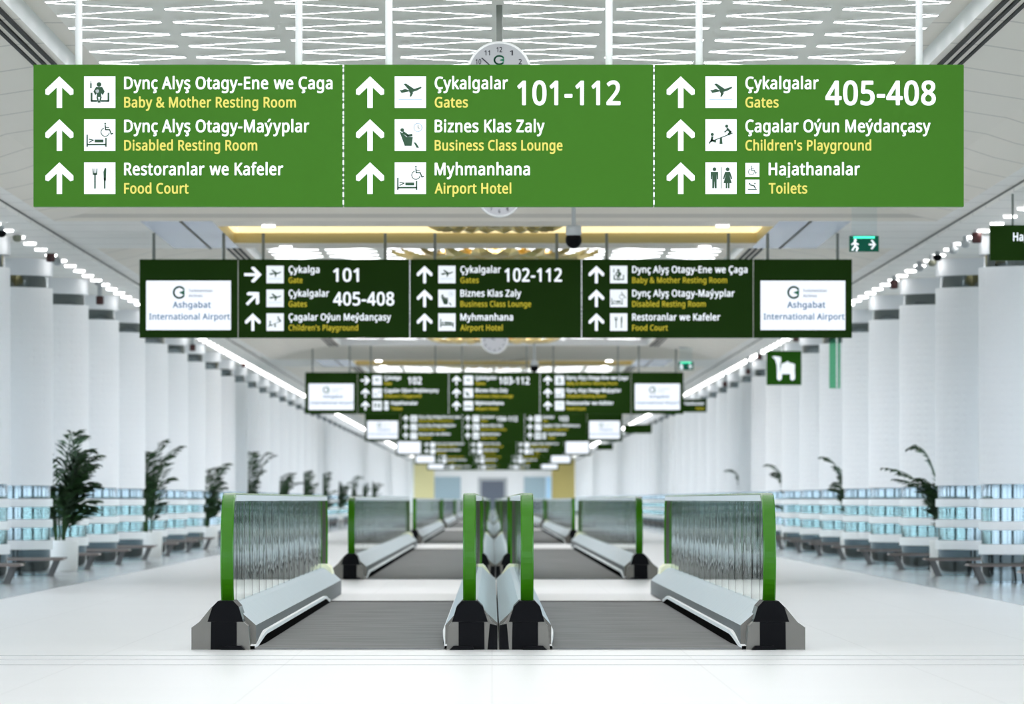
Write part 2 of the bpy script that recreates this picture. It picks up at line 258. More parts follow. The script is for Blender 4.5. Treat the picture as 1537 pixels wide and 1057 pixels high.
# ---- lettering: outlines of a bold humanist sans, in thousandths of the capital height (character|advance|contours)
GLYPHS = r'''&|1080|327,-42 225,-18 129,34 74,97 36,199 30,253 36,325 68,409 96,451 147,502 228,559 158,667 134,727 126,835 146,901 171,945 207,980 297,1028 351,1042 417,1048 501,1042 609,998 642,973 676,931 708,841 708,757 694,709 669,659 615,598 539,541 535,529 729,343 754,379 794,505 807,521 831,532 957,532 993,517 1002,487 970,385 923,277 874,199 1050,25 1060,-5 1053,-17 1023,-32 849,-32 813,-14 729,63 606,-5 531,-30 453,-44|378,127 417,124 489,138 549,162 592,193 585,208 413,379 351,428 273,357 246,289 246,241 270,181 315,143|403,661 459,701 484,733 504,781 504,811 490,847 459,878 432,883 387,880 361,865 344,847 330,811 343,739 375,689
'|370|111,612 83,631 72,667 48,997 57,1015 87,1030 201,1030 243,1023 264,997 240,643 231,625 207,612
-|506|45,294 21,307 12,331 14,433 45,458 405,458 429,445 438,421 436,319 405,294
0|856|351,-42 273,-24 175,31 141,65 85,157 50,265 30,385 24,499 30,625 42,715 68,811 110,901 135,934 183,980 273,1028 393,1048 441,1042 501,1034 585,998 642,955 688,895 724,823 756,721 774,589 774,409 756,271 736,199 694,109 666,67 621,24 531,-24 453,-44|366,127 429,124 453,132 501,173 538,253 564,397 564,607 544,727 527,781 489,843 459,866 429,876 387,880 351,872 315,847 290,817 252,715 234,583 234,421 252,283 266,235 306,163 345,132
1|856|369,-30 345,-17 336,7 334,769 307,757 225,690 183,676 153,691 105,749 84,787 93,811 253,937 357,1016 387,1030 501,1030 531,1015 540,997 540,1 531,-17 501,-32
2|856|57,-30 33,-17 24,1 24,103 32,121 357,448 444,547 502,643 516,691 518,739 502,817 479,847 447,866 387,880 303,866 237,836 171,791 141,784 111,798 90,817 44,877 39,904 57,928 117,968 201,1010 285,1036 321,1042 453,1042 549,1016 639,964 687,909 706,871 726,805 732,751 712,631 670,541 606,451 324,163 320,151 735,140 759,127 768,109 766,-5 753,-21 723,-32
3|856|255,-42 141,-24 37,19 24,43 26,157 42,175 75,184 231,132 345,118 459,138 489,154 522,187 538,217 552,295 538,349 507,388 483,404 387,430 207,438 183,451 174,475 174,565 183,583 213,598 381,604 441,624 486,661 508,691 522,739 522,781 502,829 483,850 459,866 405,880 345,880 285,866 159,807 123,796 93,811 32,901 32,919 43,937 105,975 213,1022 303,1042 453,1042 543,1022 609,992 651,961 707,883 732,799 732,727 713,655 678,595 599,529 671,487 714,445 754,361 762,331 762,235 742,163 718,115 690,73 647,37 537,-18 411,-44
4|856|501,-30 477,-17 468,1 464,193 27,196 -3,211 -12,229 -12,337 -4,355 404,937 459,1017 489,1034 633,1036 667,1015 673,379 681,371 783,368 807,355 816,337 816,229 807,211 777,196 681,195 673,187 672,7 663,-17 633,-32|230,373 465,374 466,703 459,705 447,693 248,409
5|856|273,-42 165,-24 61,19 48,49 48,151 57,169 99,184 201,144 291,124 399,124 447,138 489,160 532,211 552,277 552,337 525,411 491,445 453,464 393,478 297,478 165,460 80,511 72,529 72,583 102,961 113,1009 147,1030 405,1030 651,1030 675,1023 696,997 694,883 687,871 657,856 298,853 277,649 291,640 393,646 501,634 561,614 657,562 705,513 742,445 762,373 762,265 736,169 712,121 645,46 603,18 525,-18 453,-38 405,-44
6|856|363,-42 273,-18 183,34 129,89 74,187 48,271 36,355 36,523 68,703 109,811 171,904 207,940 267,980 381,1028 453,1042 615,1042 663,1034 687,1022 702,997 700,895 669,870 627,872 585,880 483,880 423,866 369,836 324,793 301,757 272,691 258,619 261,613 369,652 471,658 585,632 669,586 724,523 766,427 780,325 766,211 742,145 712,91 681,52 627,12 555,-24 507,-38|402,121 477,132 519,160 550,205 570,283 570,361 556,409 531,453 483,488 417,496 381,496 339,482 297,454 266,415 246,361 252,277 278,211 343,139
7|856|183,-30 159,-17 152,13 538,847 525,856 63,856 33,867 18,895 18,997 27,1015 57,1030 219,1030 735,1030 765,1015 772,1003 774,907 364,-11 327,-32
8|856|333,-42 225,-18 123,36 68,97 38,163 24,259 44,355 84,427 135,478 201,523 114,607 79,667 60,733 60,817 86,895 114,937 165,980 249,1022 297,1036 471,1042 567,1016 645,974 699,921 724,871 738,817 738,727 730,697 678,607 587,529 669,472 736,397 768,319 774,229 754,151 730,103 675,40 633,12 555,-24 501,-38 453,-44|342,121 447,118 495,132 540,169 556,199 570,259 550,325 501,376 441,411 387,434 363,429 288,379 242,313 234,289 234,229 248,187 285,144|390,619 411,615 471,652 514,697 534,745 534,793 516,835 468,871 411,884 357,880 309,860 284,835 264,793 272,721 291,689 319,661
9|856|201,-42 153,-36 107,-11 102,97 111,121 147,136 231,118 309,118 405,144 453,178 508,247 538,325 550,385 543,388 495,366 423,346 297,346 225,366 165,396 117,430 86,469 56,523 36,583 30,739 50,823 86,895 157,973 249,1022 333,1042 447,1042 507,1028 585,992 663,928 706,865 748,763 768,655 768,463 748,337 701,199 630,91 555,30 435,-24 333,-44|348,505 411,502 483,528 522,559 556,619 558,703 538,769 507,820 473,853 441,870 375,880 321,863 282,835 248,775 234,715 234,655 254,577 283,535 309,516
A|950|-9,-30 -33,-17 -40,13 357,1021 387,1036 501,1036 537,1021 726,547 922,43 935,1 927,-17 891,-32 759,-32 729,-17 609,277 291,280 279,276 266,247 165,-13 129,-32|352,457 543,458 476,649 453,711 447,716 441,711 350,469
B|965|129,-30 105,-17 96,7 96,991 105,1015 141,1030 495,1030 591,1018 663,998 741,962 786,925 817,877 840,811 845,751 832,667 786,583 721,529 791,487 822,457 862,385 876,331 876,235 868,199 838,127 807,83 777,54 705,11 645,-12 579,-26 507,-32|310,139 489,136 567,150 615,178 646,229 660,295 646,355 615,400 591,416 519,436 310,439|310,607 489,604 579,628 613,667 630,727 622,781 591,826 567,842 471,862 310,859
C|940|477,-42 399,-30 327,-6 255,30 162,109 97,217 54,355 42,475 48,607 86,745 159,873 241,949 357,1010 483,1042 693,1036 777,1016 864,979 877,967 882,949 835,847 813,827 783,820 687,854 591,874 543,874 471,860 423,842 375,808 327,753 296,697 264,577 264,421 296,301 339,226 411,162 477,136 639,130 795,166 828,157 844,139 846,31 837,11 819,-1 687,-38 627,-44
D|1077|129,-30 105,-17 96,7 96,991 105,1015 141,1030 501,1030 555,1024 663,998 705,980 783,938 822,907 879,849 941,739 978,583 978,439 966,355 934,259 879,161 837,112 795,78 699,23 639,0 561,-20 441,-32|310,139 477,142 561,162 615,186 645,208 706,277 736,337 756,415 762,553 730,691 700,745 672,775 621,818 537,850 459,862 309,858
E|834|129,-30 105,-17 96,7 101,1009 141,1030 699,1030 729,1015 736,1003 736,889 729,877 699,862 310,859 306,655 307,619 315,611 675,610 709,589 714,469 705,451 681,438 309,432 306,157 309,146 321,142 705,140 729,127 738,109 736,-5 723,-21 693,-32
F|782|129,-30 105,-17 96,7 98,1003 111,1019 141,1030 705,1028 729,1015 738,997 738,895 729,877 699,862 537,862 309,858 307,577 321,568 675,566 699,553 708,535 706,421 699,409 669,394 310,391 304,-5 297,-17 267,-32
G|1075|495,-42 423,-32 339,-6 231,54 174,103 134,157 97,223 54,355 42,523 54,631 98,763 153,855 223,925 360,1003 447,1030 519,1042 741,1036 897,992 933,973 942,955 895,841 867,822 831,822 675,868 573,874 453,848 391,811 357,778 308,715 272,619 258,523 264,415 284,331 314,265 366,199 429,156 489,136 585,124 687,130 729,138 749,151 747,384 567,388 537,403 528,421 528,517 543,545 573,556 921,556 951,541 960,523 960,49 951,23 885,-6 771,-32 657,-44
H|1093|129,-30 105,-17 96,7 96,991 105,1015 135,1030 261,1030 301,1009 306,625 310,613 321,610 728,613 737,1009 777,1030 903,1030 937,1009 942,7 933,-17 903,-32 771,-32 741,-17 734,-5 728,433 321,436 310,433 306,421 304,-5 297,-17 267,-32
I|530|45,-30 14,-5 17,85 45,104 123,120 132,133 132,859 123,878 57,894 21,913 12,931 14,1003 21,1015 51,1030 429,1028 460,1003 457,919 417,894 351,879 343,871 342,139 351,120 423,104 453,87 462,67 460,-5 453,-17 423,-32
K|922|129,-30 105,-17 96,7 96,991 105,1015 135,1030 261,1030 301,1009 309,624 378,691 645,994 693,1028 849,1030 879,1015 888,997 876,967 717,796 528,589 511,559 898,25 906,1 897,-17 867,-32 723,-32 681,-14 369,405 351,416 306,373 303,-8 267,-32
L|789|129,-30 105,-17 96,7 98,1003 111,1019 141,1030 267,1030 301,1009 306,631 309,146 705,140 729,127 738,109 736,-5 723,-21 693,-32
M|1325|129,-30 105,-17 96,7 96,991 101,1009 117,1023 141,1030 321,1030 357,1015 608,355 633,311 915,1015 951,1030 1131,1030 1155,1023 1171,1009 1176,991 1176,511 1176,7 1167,-17 1137,-32 1005,-32 975,-17 968,-5 963,598 950,583 721,-11 687,-32 573,-32 543,-17 530,7 310,595 297,610 292,-5 285,-17 255,-32
O|1149|477,-42 381,-24 267,24 192,79 122,169 86,241 54,355 42,463 48,607 68,703 97,787 153,879 217,943 285,987 387,1028 537,1048 609,1042 705,1028 819,980 879,940 951,861 1000,775 1038,655 1050,577 1050,433 1038,349 1006,241 958,151 897,76 825,24 711,-24 609,-44|528,127 603,130 675,150 711,172 756,217 787,265 814,337 834,463 828,595 816,655 796,715 760,781 717,826 681,848 567,874 477,868 417,848 381,826 336,781 305,733 284,679 264,583 260,505 264,421 284,325 307,265 339,215 369,184 420,151 459,136
P|902|129,-30 105,-17 96,7 101,1009 135,1030 459,1030 585,1010 705,952 760,901 796,835 816,763 810,619 766,517 707,451 591,390 489,364 310,355 304,-5 297,-17 267,-32|310,529 393,526 483,540 543,564 576,595 600,655 600,739 586,781 555,820 501,848 429,862 309,858
R|926|129,-30 105,-17 96,7 96,991 105,1015 141,1030 483,1030 591,1010 657,986 717,952 778,883 808,811 816,769 816,661 802,607 771,545 717,488 639,440 636,427 886,19 893,1 885,-17 849,-32 699,-32 669,-18 438,373 423,382 321,382 310,379 306,367 304,-5 297,-17 267,-32|310,553 447,550 513,564 564,595 592,643 604,715 592,781 561,822 531,842 477,856 423,862 309,858
T|834|315,-30 291,-17 282,7 281,853 267,862 3,864 -28,889 -30,997 -21,1015 9,1030 459,1030 771,1028 802,1003 804,895 795,877 765,862 495,858 492,1 483,-17 453,-32
Z|856|45,-30 21,-17 12,1 12,97 26,127 503,847 489,856 63,858 39,871 30,889 35,1009 75,1030 729,1030 759,1019 774,997 774,901 766,883 281,151 297,142 753,140 777,127 786,109 781,-11 741,-32
a|841|249,-42 177,-24 117,6 62,61 38,109 24,163 24,247 44,313 87,376 123,404 195,440 321,472 495,480 510,493 510,529 496,577 477,607 447,626 411,634 309,620 201,580 177,580 153,591 140,607 108,691 117,717 147,735 255,776 321,790 405,796 519,782 615,740 654,709 700,625 714,559 714,7 705,-17 675,-32 579,-32 549,-17 532,19 525,21 444,-23 399,-38 357,-44|294,121 363,118 411,132 441,148 477,185 504,253 509,325 501,333 453,334 315,314 285,302 255,273 234,223 242,163 261,136
b|916|417,-42 345,-24 267,17 254,13 243,-17 213,-32 111,-30 87,-17 78,1 78,1063 87,1081 117,1096 243,1096 273,1081 282,1057 282,889 285,749 375,784 483,796 543,790 609,770 689,727 744,673 772,631 808,541 822,475 828,349 810,217 785,145 732,61 675,12 585,-30 525,-44|432,121 501,126 555,160 592,223 612,307 612,445 592,529 545,601 513,620 465,628 381,620 355,607 327,579 296,505 282,391 288,295 320,187 357,144 399,126
d|916|345,-42 243,-18 189,12 120,73 92,115 56,199 36,307 36,439 48,517 74,595 126,685 183,734 249,770 315,790 423,796 495,782 573,753 576,997 578,1069 609,1094 747,1096 777,1081 786,1063 786,1 777,-17 747,-32 639,-32 609,-17 591,15 471,-38|390,121 459,124 513,148 538,175 556,211 576,289 576,439 550,547 528,583 501,608 435,628 363,626 315,597 272,529 246,409 252,289 277,205 294,175 331,139
e|845|375,-42 279,-18 181,31 111,101 68,181 36,307 36,433 56,535 86,607 132,679 207,740 267,770 327,788 435,796 537,776 623,733 660,703 693,663 734,583 750,535 762,451 762,355 744,331 717,322 255,318 260,259 284,205 315,166 357,138 405,124 507,124 597,144 681,172 711,161 724,145 726,37 711,12 639,-18 561,-38|262,481 537,479 546,493 538,529 502,595 471,620 423,634 393,634 342,619 297,580 278,553 258,499
f|537|141,-30 117,-17 108,7 107,619 99,627 21,628 -9,643 -18,661 -16,715 9,741 105,776 114,877 134,949 159,999 213,1052 273,1082 357,1102 483,1096 537,1082 579,1054 580,1027 543,936 495,922 387,940 357,928 332,889 318,835 321,782 465,778 489,767 504,745 504,661 495,643 465,628 321,624 316,-5 309,-17 279,-32
g|916|351,-366 219,-350 109,-311 96,-287 101,-167 129,-148 147,-146 237,-180 333,-200 405,-206 477,-192 525,-164 550,-131 576,-59 575,-5 567,1 531,-18 435,-44 309,-38 219,-6 165,28 123,71 86,127 62,187 36,307 42,481 62,559 93,629 120,673 175,727 246,769 309,790 369,796 459,790 525,770 591,737 609,763 639,778 747,778 777,763 784,751 786,-35 780,-95 760,-167 714,-251 663,-300 591,-337 501,-362|372,121 441,118 489,132 521,151 556,199 576,271 582,385 576,457 556,535 513,598 489,614 453,624 375,628 339,614 313,595 272,529 252,457 246,337 272,217 291,179 324,145
h|921|111,-30 87,-17 78,7 78,1057 87,1081 117,1096 237,1096 277,1075 285,747 381,782 465,796 555,790 627,770 705,728 736,697 784,595 792,523 792,7 783,-17 753,-32 633,-32 593,-11 588,505 580,547 555,597 525,620 495,628 423,628 363,608 333,580 308,541 294,493 282,391 280,-5 273,-17 243,-32
i|416|111,-30 87,-17 78,7 78,745 87,763 117,778 249,776 273,763 282,739 282,1 273,-17 243,-32|165,846 105,870 87,887 68,931 66,973 86,1021 99,1034 141,1058 195,1060 243,1047 279,1017 294,985 294,925 261,873 201,846
j|416|-9,-366 -69,-356 -115,-329|-117,-212 -81,-188 9,-204 39,-200 60,-185 72,-161 78,-125 78,739 87,763 117,778 243,778 273,763 282,745 282,-173 272,-209|165,846 105,870 87,887 68,931 66,973 86,1021 99,1034 141,1058 195,1060 243,1047 279,1017 294,985 294,925 261,873 201,846
k|803|111,-30 87,-17 78,7 78,1057 87,1081 117,1096 243,1096 273,1081 280,1069 285,514 375,598 531,764 561,778 705,778 745,757 748,739 738,721 498,469 466,427 766,25 774,1 765,-17 729,-32 585,-32 555,-18 339,267 315,289 282,253 277,-11 243,-32
l|416|111,-30 87,-17 78,7 78,1063 87,1081 117,1096 249,1094 273,1081 282,1057 282,1 273,-17 243,-32
m|1365|111,-30 87,-17 78,7 78,739 87,763 117,778 231,776 255,763 273,737 363,782 429,796 507,796 609,770 705,709 747,740 807,770 867,790 963,796 1071,776 1151,733 1201,673 1236,559 1236,1 1227,-17 1197,-32 1065,-30 1034,-5 1032,91 1032,511 1024,553 1005,591 975,620 951,628 885,628 831,608 804,583 768,499 762,457 759,-8 747,-21 717,-32 591,-32 561,-17 552,7 550,535 538,577 507,614 471,628 405,628 363,614 327,579 302,529 288,469 280,-5 273,-17 243,-32
n|921|111,-30 87,-17 78,7 78,739 87,763 111,776 231,776 255,763 273,735 375,782 447,796 507,796 615,776 681,746 711,724 748,679 773,631 792,559 792,211 792,7 783,-17 747,-32 627,-32 597,-17 588,7 588,505 574,565 549,604 501,626 417,628 375,614 326,571 296,499 288,457 282,385 280,-5 273,-17 243,-32
o|902|369,-42 273,-18 201,18 122,91 73,175 50,241 36,313 36,445 69,574 104,643 159,706 201,735 309,782 399,796 477,790 537,782 645,734 687,706 742,643 790,547 804,493 816,385 810,289 790,205 754,127 726,85 671,31 579,-18 519,-36 471,-44|396,121 441,118 477,126 537,160 574,217 600,313 600,439 573,538 552,571 515,607 453,628 387,628 345,614 294,571 260,493 246,409 252,295 277,211 300,175 331,145
p|916|111,-366 87,-353 78,-329 83,757 117,778 225,778 255,763 273,737 369,782 435,796 495,796 549,790 615,770 681,734 711,708 735,687 783,610 808,541 822,475 828,391 822,283 802,193 760,103 732,61 675,12 555,-38 423,-44 363,-30 285,-1 280,-341 273,-353 243,-368|426,121 471,118 501,126 555,166 586,217 612,313 612,439 592,523 562,577 537,604 507,620 471,628 405,626 369,614 336,589 296,505 282,403 288,295 314,199 345,157 369,138
r|633|111,-30 87,-17 78,7 81,754 117,778 225,778 255,763 266,721 273,719 309,746 399,788 513,796 561,788 587,775 598,757 580,637 543,616 447,622 387,602 339,561 296,481 282,397 279,-8 243,-32
s|726|231,-42 129,-24 39,17 30,43 30,139 39,157 63,170 93,172 231,124 357,118 405,132 429,149 444,181 442,217 426,241 393,266 219,341 135,384 87,418 50,469 38,499 30,529 30,595 63,681 105,724 141,747 207,776 267,790 327,796 417,790 453,790 537,770 621,733 630,715 628,691 585,601 543,586 411,628 321,634 249,610 234,583 236,553 249,532 279,510 471,429 543,392 594,355 628,307 640,277 648,247 648,163 629,103 591,47 495,-13 447,-30 369,-44
t|561|297,-42 231,-24 165,12 141,35 110,85 90,151 84,223 83,619 75,627 12,631 -9,643 -18,667 -18,715 -9,733 94,787 134,919 159,945 177,952 255,952 285,937 294,919 294,817 295,787 303,779 471,778 501,763 508,751 510,661 495,639 471,628 309,628 295,619 294,205 308,157 339,125 393,118 477,130 507,115 516,91 516,7 501,-15 399,-44
u|921|321,-42 243,-24 145,31 116,67 80,151 66,259 66,739 75,763 105,778 237,778 267,763 274,751 276,253 290,187 309,155 351,126 417,118 483,132 531,166 553,199 568,241 582,325 582,739 591,763 621,778 747,778 777,763 784,751 784,-5 777,-17 747,-32 645,-32 613,-17 591,13 531,-18 465,-38 429,-44
w|1156|213,-24 182,-5 164,49 -22,727 -22,757 -9,773 15,784 147,784 181,763 290,349 303,327 440,751 451,769 483,784 621,784 657,765 793,325 803,325 824,403 902,703 927,769 957,784 1089,784 1119,769 1128,751 922,7 909,-12 879,-26 735,-26 693,-7 549,443 399,-11 369,-26
y|769|75,-366 27,-360 -19,-335 -21,-224 15,-200 105,-206 159,-188 214,-119 258,1 -34,727 -34,751 -27,763 3,778 141,778 171,763 357,276 363,273 370,283 543,759 579,778 717,778 747,763 755,745 424,-131 364,-245 333,-284 297,-312 195,-360
z|713|45,-30 21,-17 12,1 12,79 26,109 383,619 369,628 69,630 45,643 36,661 36,745 45,763 81,778 591,778 621,767 636,745 636,655 628,637 273,133 285,124 615,122 639,109 648,91 648,1 639,-17 603,-32
Ç|940|417,-366 375,-360 347,-341 347,-245 381,-224 465,-230 507,-222 520,-191 498,-167 429,-150 401,-131 398,-107 427,-35 327,-6 255,30 207,64 128,157 92,229 54,355 42,475 48,607 86,745 140,847 213,928 315,992 447,1036 489,1042 651,1042 795,1010 864,979 879,964 880,943 855,886 831,839 795,820 771,822 687,854 591,874 501,868 435,848 348,781 296,697 264,577 264,421 296,301 339,226 411,162 477,136 639,130 801,166 837,151 846,133 846,31 833,7 771,-18 687,-38 609,-44 599,-53 663,-95 688,-125 700,-155 702,-227 672,-293 645,-318 567,-354 483,-368
ç|727|291,-366 249,-360 221,-341 221,-245 255,-224 339,-230 375,-222 388,-209 390,-191 363,-166 297,-150 273,-137 266,-113 301,-41 298,-29 237,-7 159,40 105,101 74,157 56,205 36,307 36,439 62,559 104,643 165,712 261,765 315,784 393,796 465,796 579,776 657,741 666,721 657,688 628,613 597,594 411,628 337,607 294,565 272,529 246,415 246,337 272,223 303,172 333,144 393,124 465,124 609,166 645,151 654,127 654,25 645,7 609,-12 531,-36 495,-40 473,-53 552,-113 574,-161 576,-227 543,-295 519,-318 441,-354 357,-368
ý|769|75,-366 27,-360 -19,-335 -21,-224 15,-200 105,-206 159,-188 214,-119 258,1 -34,727 -34,751 -27,763 3,778 141,778 171,763 357,276 363,273 370,283 543,759 579,778 717,778 747,763 755,745 424,-131 364,-245 333,-284 297,-312 195,-360|273,822 245,841 242,871 379,1087 411,1102 573,1100 604,1075 598,1039 564,991 459,880 381,822
ş|726|231,-366 189,-360 161,-341 161,-245 195,-224 279,-230 315,-222 328,-209 328,-185 303,-166 237,-150 209,-131 206,-113 233,-59 231,-44 129,-24 39,17 30,37 32,145 63,170 93,172 231,124 357,118 405,132 429,149 442,175 444,211 432,235 393,266 219,341 135,384 87,418 50,469 38,499 30,529 30,595 62,679 111,728 225,782 315,794 399,796 483,784 573,758 625,727 630,697 610,649 585,601 561,588 537,588 411,628 321,634 253,613 236,589 234,565 246,535 279,510 471,429 543,392 594,355 628,307 640,277 648,247 648,163 629,103 587,43 531,5 483,-18 423,-34 413,-47 416,-59 467,-89 492,-113 514,-161 514,-233 480,-299 447,-324 381,-354 297,-368'''
GL = {}
for ln in GLYPHS.split('\n'):
    q = ln.split('|'); GL[q[0]] = (int(q[1])/1000, [[tuple(int(c)/1000 for c in p.split(',')) for p in ct.split(' ')] for ct in q[2:]])
_tc = {}
def text_raw(body):
    if body in _tc: return _tc[body]
    cu = bpy.data.curves.new('lettering', 'CURVE'); cu.dimensions = '2D'; cu.fill_mode = 'FRONT'
    x = 0; prev = ''
    for ch in body:
        if ch == ' ': x += .40; prev = ''; continue
        adv, cts = GL[ch]
        if ch in 'yýw' and prev in 'yýwf': x += .09
        prev = ch
        for ct in cts:
            sp = cu.splines.new('POLY'); sp.points.add(len(ct)-1); sp.use_cyclic_u = True
            for p, (px, py) in zip(sp.points, ct): p.co = (px+x, py, 0, 1)
        x += adv
    o = bpy.data.objects.new('lettering', cu); COL.objects.link(o)
    dg = bpy.context.evaluated_depsgraph_get(); dg.update()
    me = bpy.data.meshes.new_from_object(o.evaluated_get(dg))
    vs = [v.co.copy() for v in me.vertices]; fs = [tuple(p.vertices) for p in me.polygons]
    bpy.data.objects.remove(o); bpy.data.curves.remove(cu); bpy.data.meshes.remove(me)
    _tc[body] = (vs, fs)
    return _tc[body]
def text_into(mb, body, x0, width, zbase, cap, y, m, bold=0):
    """writes BODY on a plane facing the camera: left edge x0, given width, baseline zbase, capital height cap"""
    vs, fs = text_raw(body)
    xa = min(v.x for v in vs); xb = max(v.x for v in vs)
    kx = width/(xb-xa); kz = cap/1.063
    mb.raw([(x0+(v.x-xa)*kx, y, zbase+(v.y+.03)*kz) for v in vs], fs, m)

# ------------------------------------------------------------------ large structure
Z = lambda h: EYE+h             # heights below are above the eye
Y0, Y1 = -6.0, 404.0
XW = 9.4
mb = MB(); mb.face([(-XW-.3, Y0, 0), (XW+.3, Y0, 0), (XW+.3, Y1, 0), (-XW-.3, Y1, 0)], 'floor_tile'); struct(mb, 'floor')
for sgn, nm in ((-1, 'floor_border_left'), (1, 'floor_border_right')):
    mb = MB(); xa, xb = sorted((XC+sgn*4.75, XC+sgn*(XW-.05))); mb.box(xa, xb, Y0, Y1, 0, 0.003, 'floor_border'); struct(mb, nm)
for k, yy in enumerate((34.7, 33.9, 32.8)):
    mb = MB(); mb.box(-4.6, 4.7, yy, yy+.05, 0, 0.002, 'joint'); struct(mb, 'trim_%d' % (k+1))

P_CEIL, C_LEN = 62.0, 55.2
PROF = [(4.9, 0, 3.10), (4.6, .18, 3.165), (4.34, .4, 3.25), (3.6, .72, 3.365), (3.35, .95, 3.38), (3.35, .95, 3.53), (3.21, 1.1, 3.53)]
def zc(x, y):
    """ceiling height above the eye"""
    ax = abs(x-XC); t = (y-8) % P_CEIL
    if ax >= 5.1: return 3.04
    if t > C_LEN or ax >= 4.9: return 3.10
    def lerp(v, col, rev):
        pr = PROF[:-1]
        for a, b in zip(pr[:-1], pr[1:-1]):
            lo, hi = sorted((a[col], b[col]))
            if lo <= v <= hi and hi > lo: return a[2]+(b[2]-a[2])*(v-a[col])/(b[col]-a[col])
        return 3.53
    e = min(t, C_LEN-t)
    zx = 3.53 if ax < 3.35 else lerp(ax, 0, True); ze = 3.53 if e > .95 else lerp(e, 1, False)
    return min(zx, ze)
RECESS = (64.4, 68.6, 3.15)     # gold rimmed opening in the flat bay
for n in range(0, 7):
    ys, ye = 8+P_CEIL*n, 8+P_CEIL*n+C_LEN
    ye_ = min(ye, 403.9)
    if ye_-ys < 5: break
    mb = MB()
    rings = [[(XC-a, ys+e, Z(z)), (XC+a, ys+e, Z(z)), (XC+a, ye-e, Z(z)), (XC-a, ye-e, Z(z))] for a, e, z in PROF]
    for i, (r0, r1) in enumerate(zip(rings, rings[1:])):
        for k in range(4): mb.face([r0[k], r0[(k+1) % 4], r1[(k+1) % 4], r1[k]], 'white_paint' if i == 4 else 'ceiling_paint')
    mb.face(rings[-1], 'lattice_back')
    struct(mb, 'ceiling' if n == 0 else 'ceiling.%03d' % n)
    if ye < 395:                # flat bay with the gold rimmed opening
        mb = MB(); ya, yb = ye, ys+P_CEIL; off = P_CEIL*n
        r0, r1, rx = RECESS[0]+off, RECESS[1]+off, RECESS[2]; z = Z(3.10)
        q = lambda xa, xb, y_a, y_b, m: mb.face([(XC+xa, y_a, z), (XC+xb, y_a, z), (XC+xb, y_b, z), (XC+xa, y_b, z)], m)
        q(-4.9, -3.95, ya, yb, 'soffit'); q(3.95, 4.9, ya, yb, 'soffit')
        q(-3.95, -rx, ya, yb, 'ceiling_panel'); q(rx, 3.95, ya, yb, 'ceiling_panel')
        q(-rx, rx, ya, r0, 'ceiling_paint'); q(-rx, rx, r1, yb, 'ceiling_paint')
        struct(mb, 'ceiling_bay' if n == 0 else 'ceiling_bay.%03d' % n)
        mb = MB(); zt = Z(3.34)
        for y_ in (r0, r1): mb.face([(XC-rx, y_, z), (XC+rx, y_, z), (XC+rx, y_, zt), (XC-rx, y_, zt)], 'gold_paint')
        for x_ in (-rx, rx): mb.face([(XC+x_, r0, z), (XC+x_, r1, z), (XC+x_, r1, zt), (XC+x_, r0, zt)], 'gold_paint')
        mb.face([(XC-rx, r0, zt), (XC+rx, r0, zt), (XC+rx, r1, zt), (XC-rx, r1, zt)], 'gold_paint')
        struct(mb, 'ceiling_recess' if n == 0 else 'ceiling_recess.%03d' % n)
        mb = MB(); mb.box(XC-rx+.02, XC+rx-.02, r1-.05, r1-.005, Z(3.225), zt-.005, 'cove_glow')
        for x_ in (-rx, rx-.05): mb.box(XC+x_+.005, XC+x_+.045, r0+.1, r1-.06, Z(3.225), zt-.005, 'cove_glow')
        tag(mb.build('cove_light'), 'warm glowing light strip inside the gold recess, %s ceiling bay from the camera' % ORD[n], 'light strip')
        for sx in (-3.5, 3.5):
            mb = MB(); mb.box(XC+sx-.012, XC+sx+.012, ya, yb, z-.012, z, 'dark_joint'); struct(mb, 'trim_joint')
for sgn, nm in ((-1, 'left'), (1, 'right')):
    mb = MB(); X = lambda a: XC+sgn*a
    mb.face([(X(4.9), Y0, Z(3.1)), (X(5.1), Y0, Z(3.1)), (X(5.1), Y1, Z(3.1)), (X(4.9), Y1, Z(3.1))], 'soffit')
    mb.face([(X(5.1), Y0, Z(3.1)), (X(5.1), Y1, Z(3.1)), (X(5.1), Y1, Z(3.078)), (X(5.1), Y0, Z(3.078))], 'dark_joint')
    mb.face([(X(5.1), Y0, Z(3.078)), (X(5.1), Y1, Z(3.078)), (X(5.1), Y1, Z(3.04)), (X(5.1), Y0, Z(3.04))], 'soffit')
    mb.face([(X(5.1), Y0, Z(3.04)), (X(5.1), Y1, Z(3.04)), (X(XW+.3), Y1, Z(3.04)), (X(XW+.3), Y0, Z(3.04))], 'soffit')
    struct(mb, 'ceiling_soffit_'+nm)
# front bit of ceiling before the first trough
mb = MB(); mb.face([(XC-4.9, Y0, Z(3.1)), (XC+4.9, Y0, Z(3.1)), (XC+4.9, 8, Z(3.1)), (XC-4.9, 8, Z(3.1))], 'ceiling_paint'); struct(mb, 'ceiling_front')
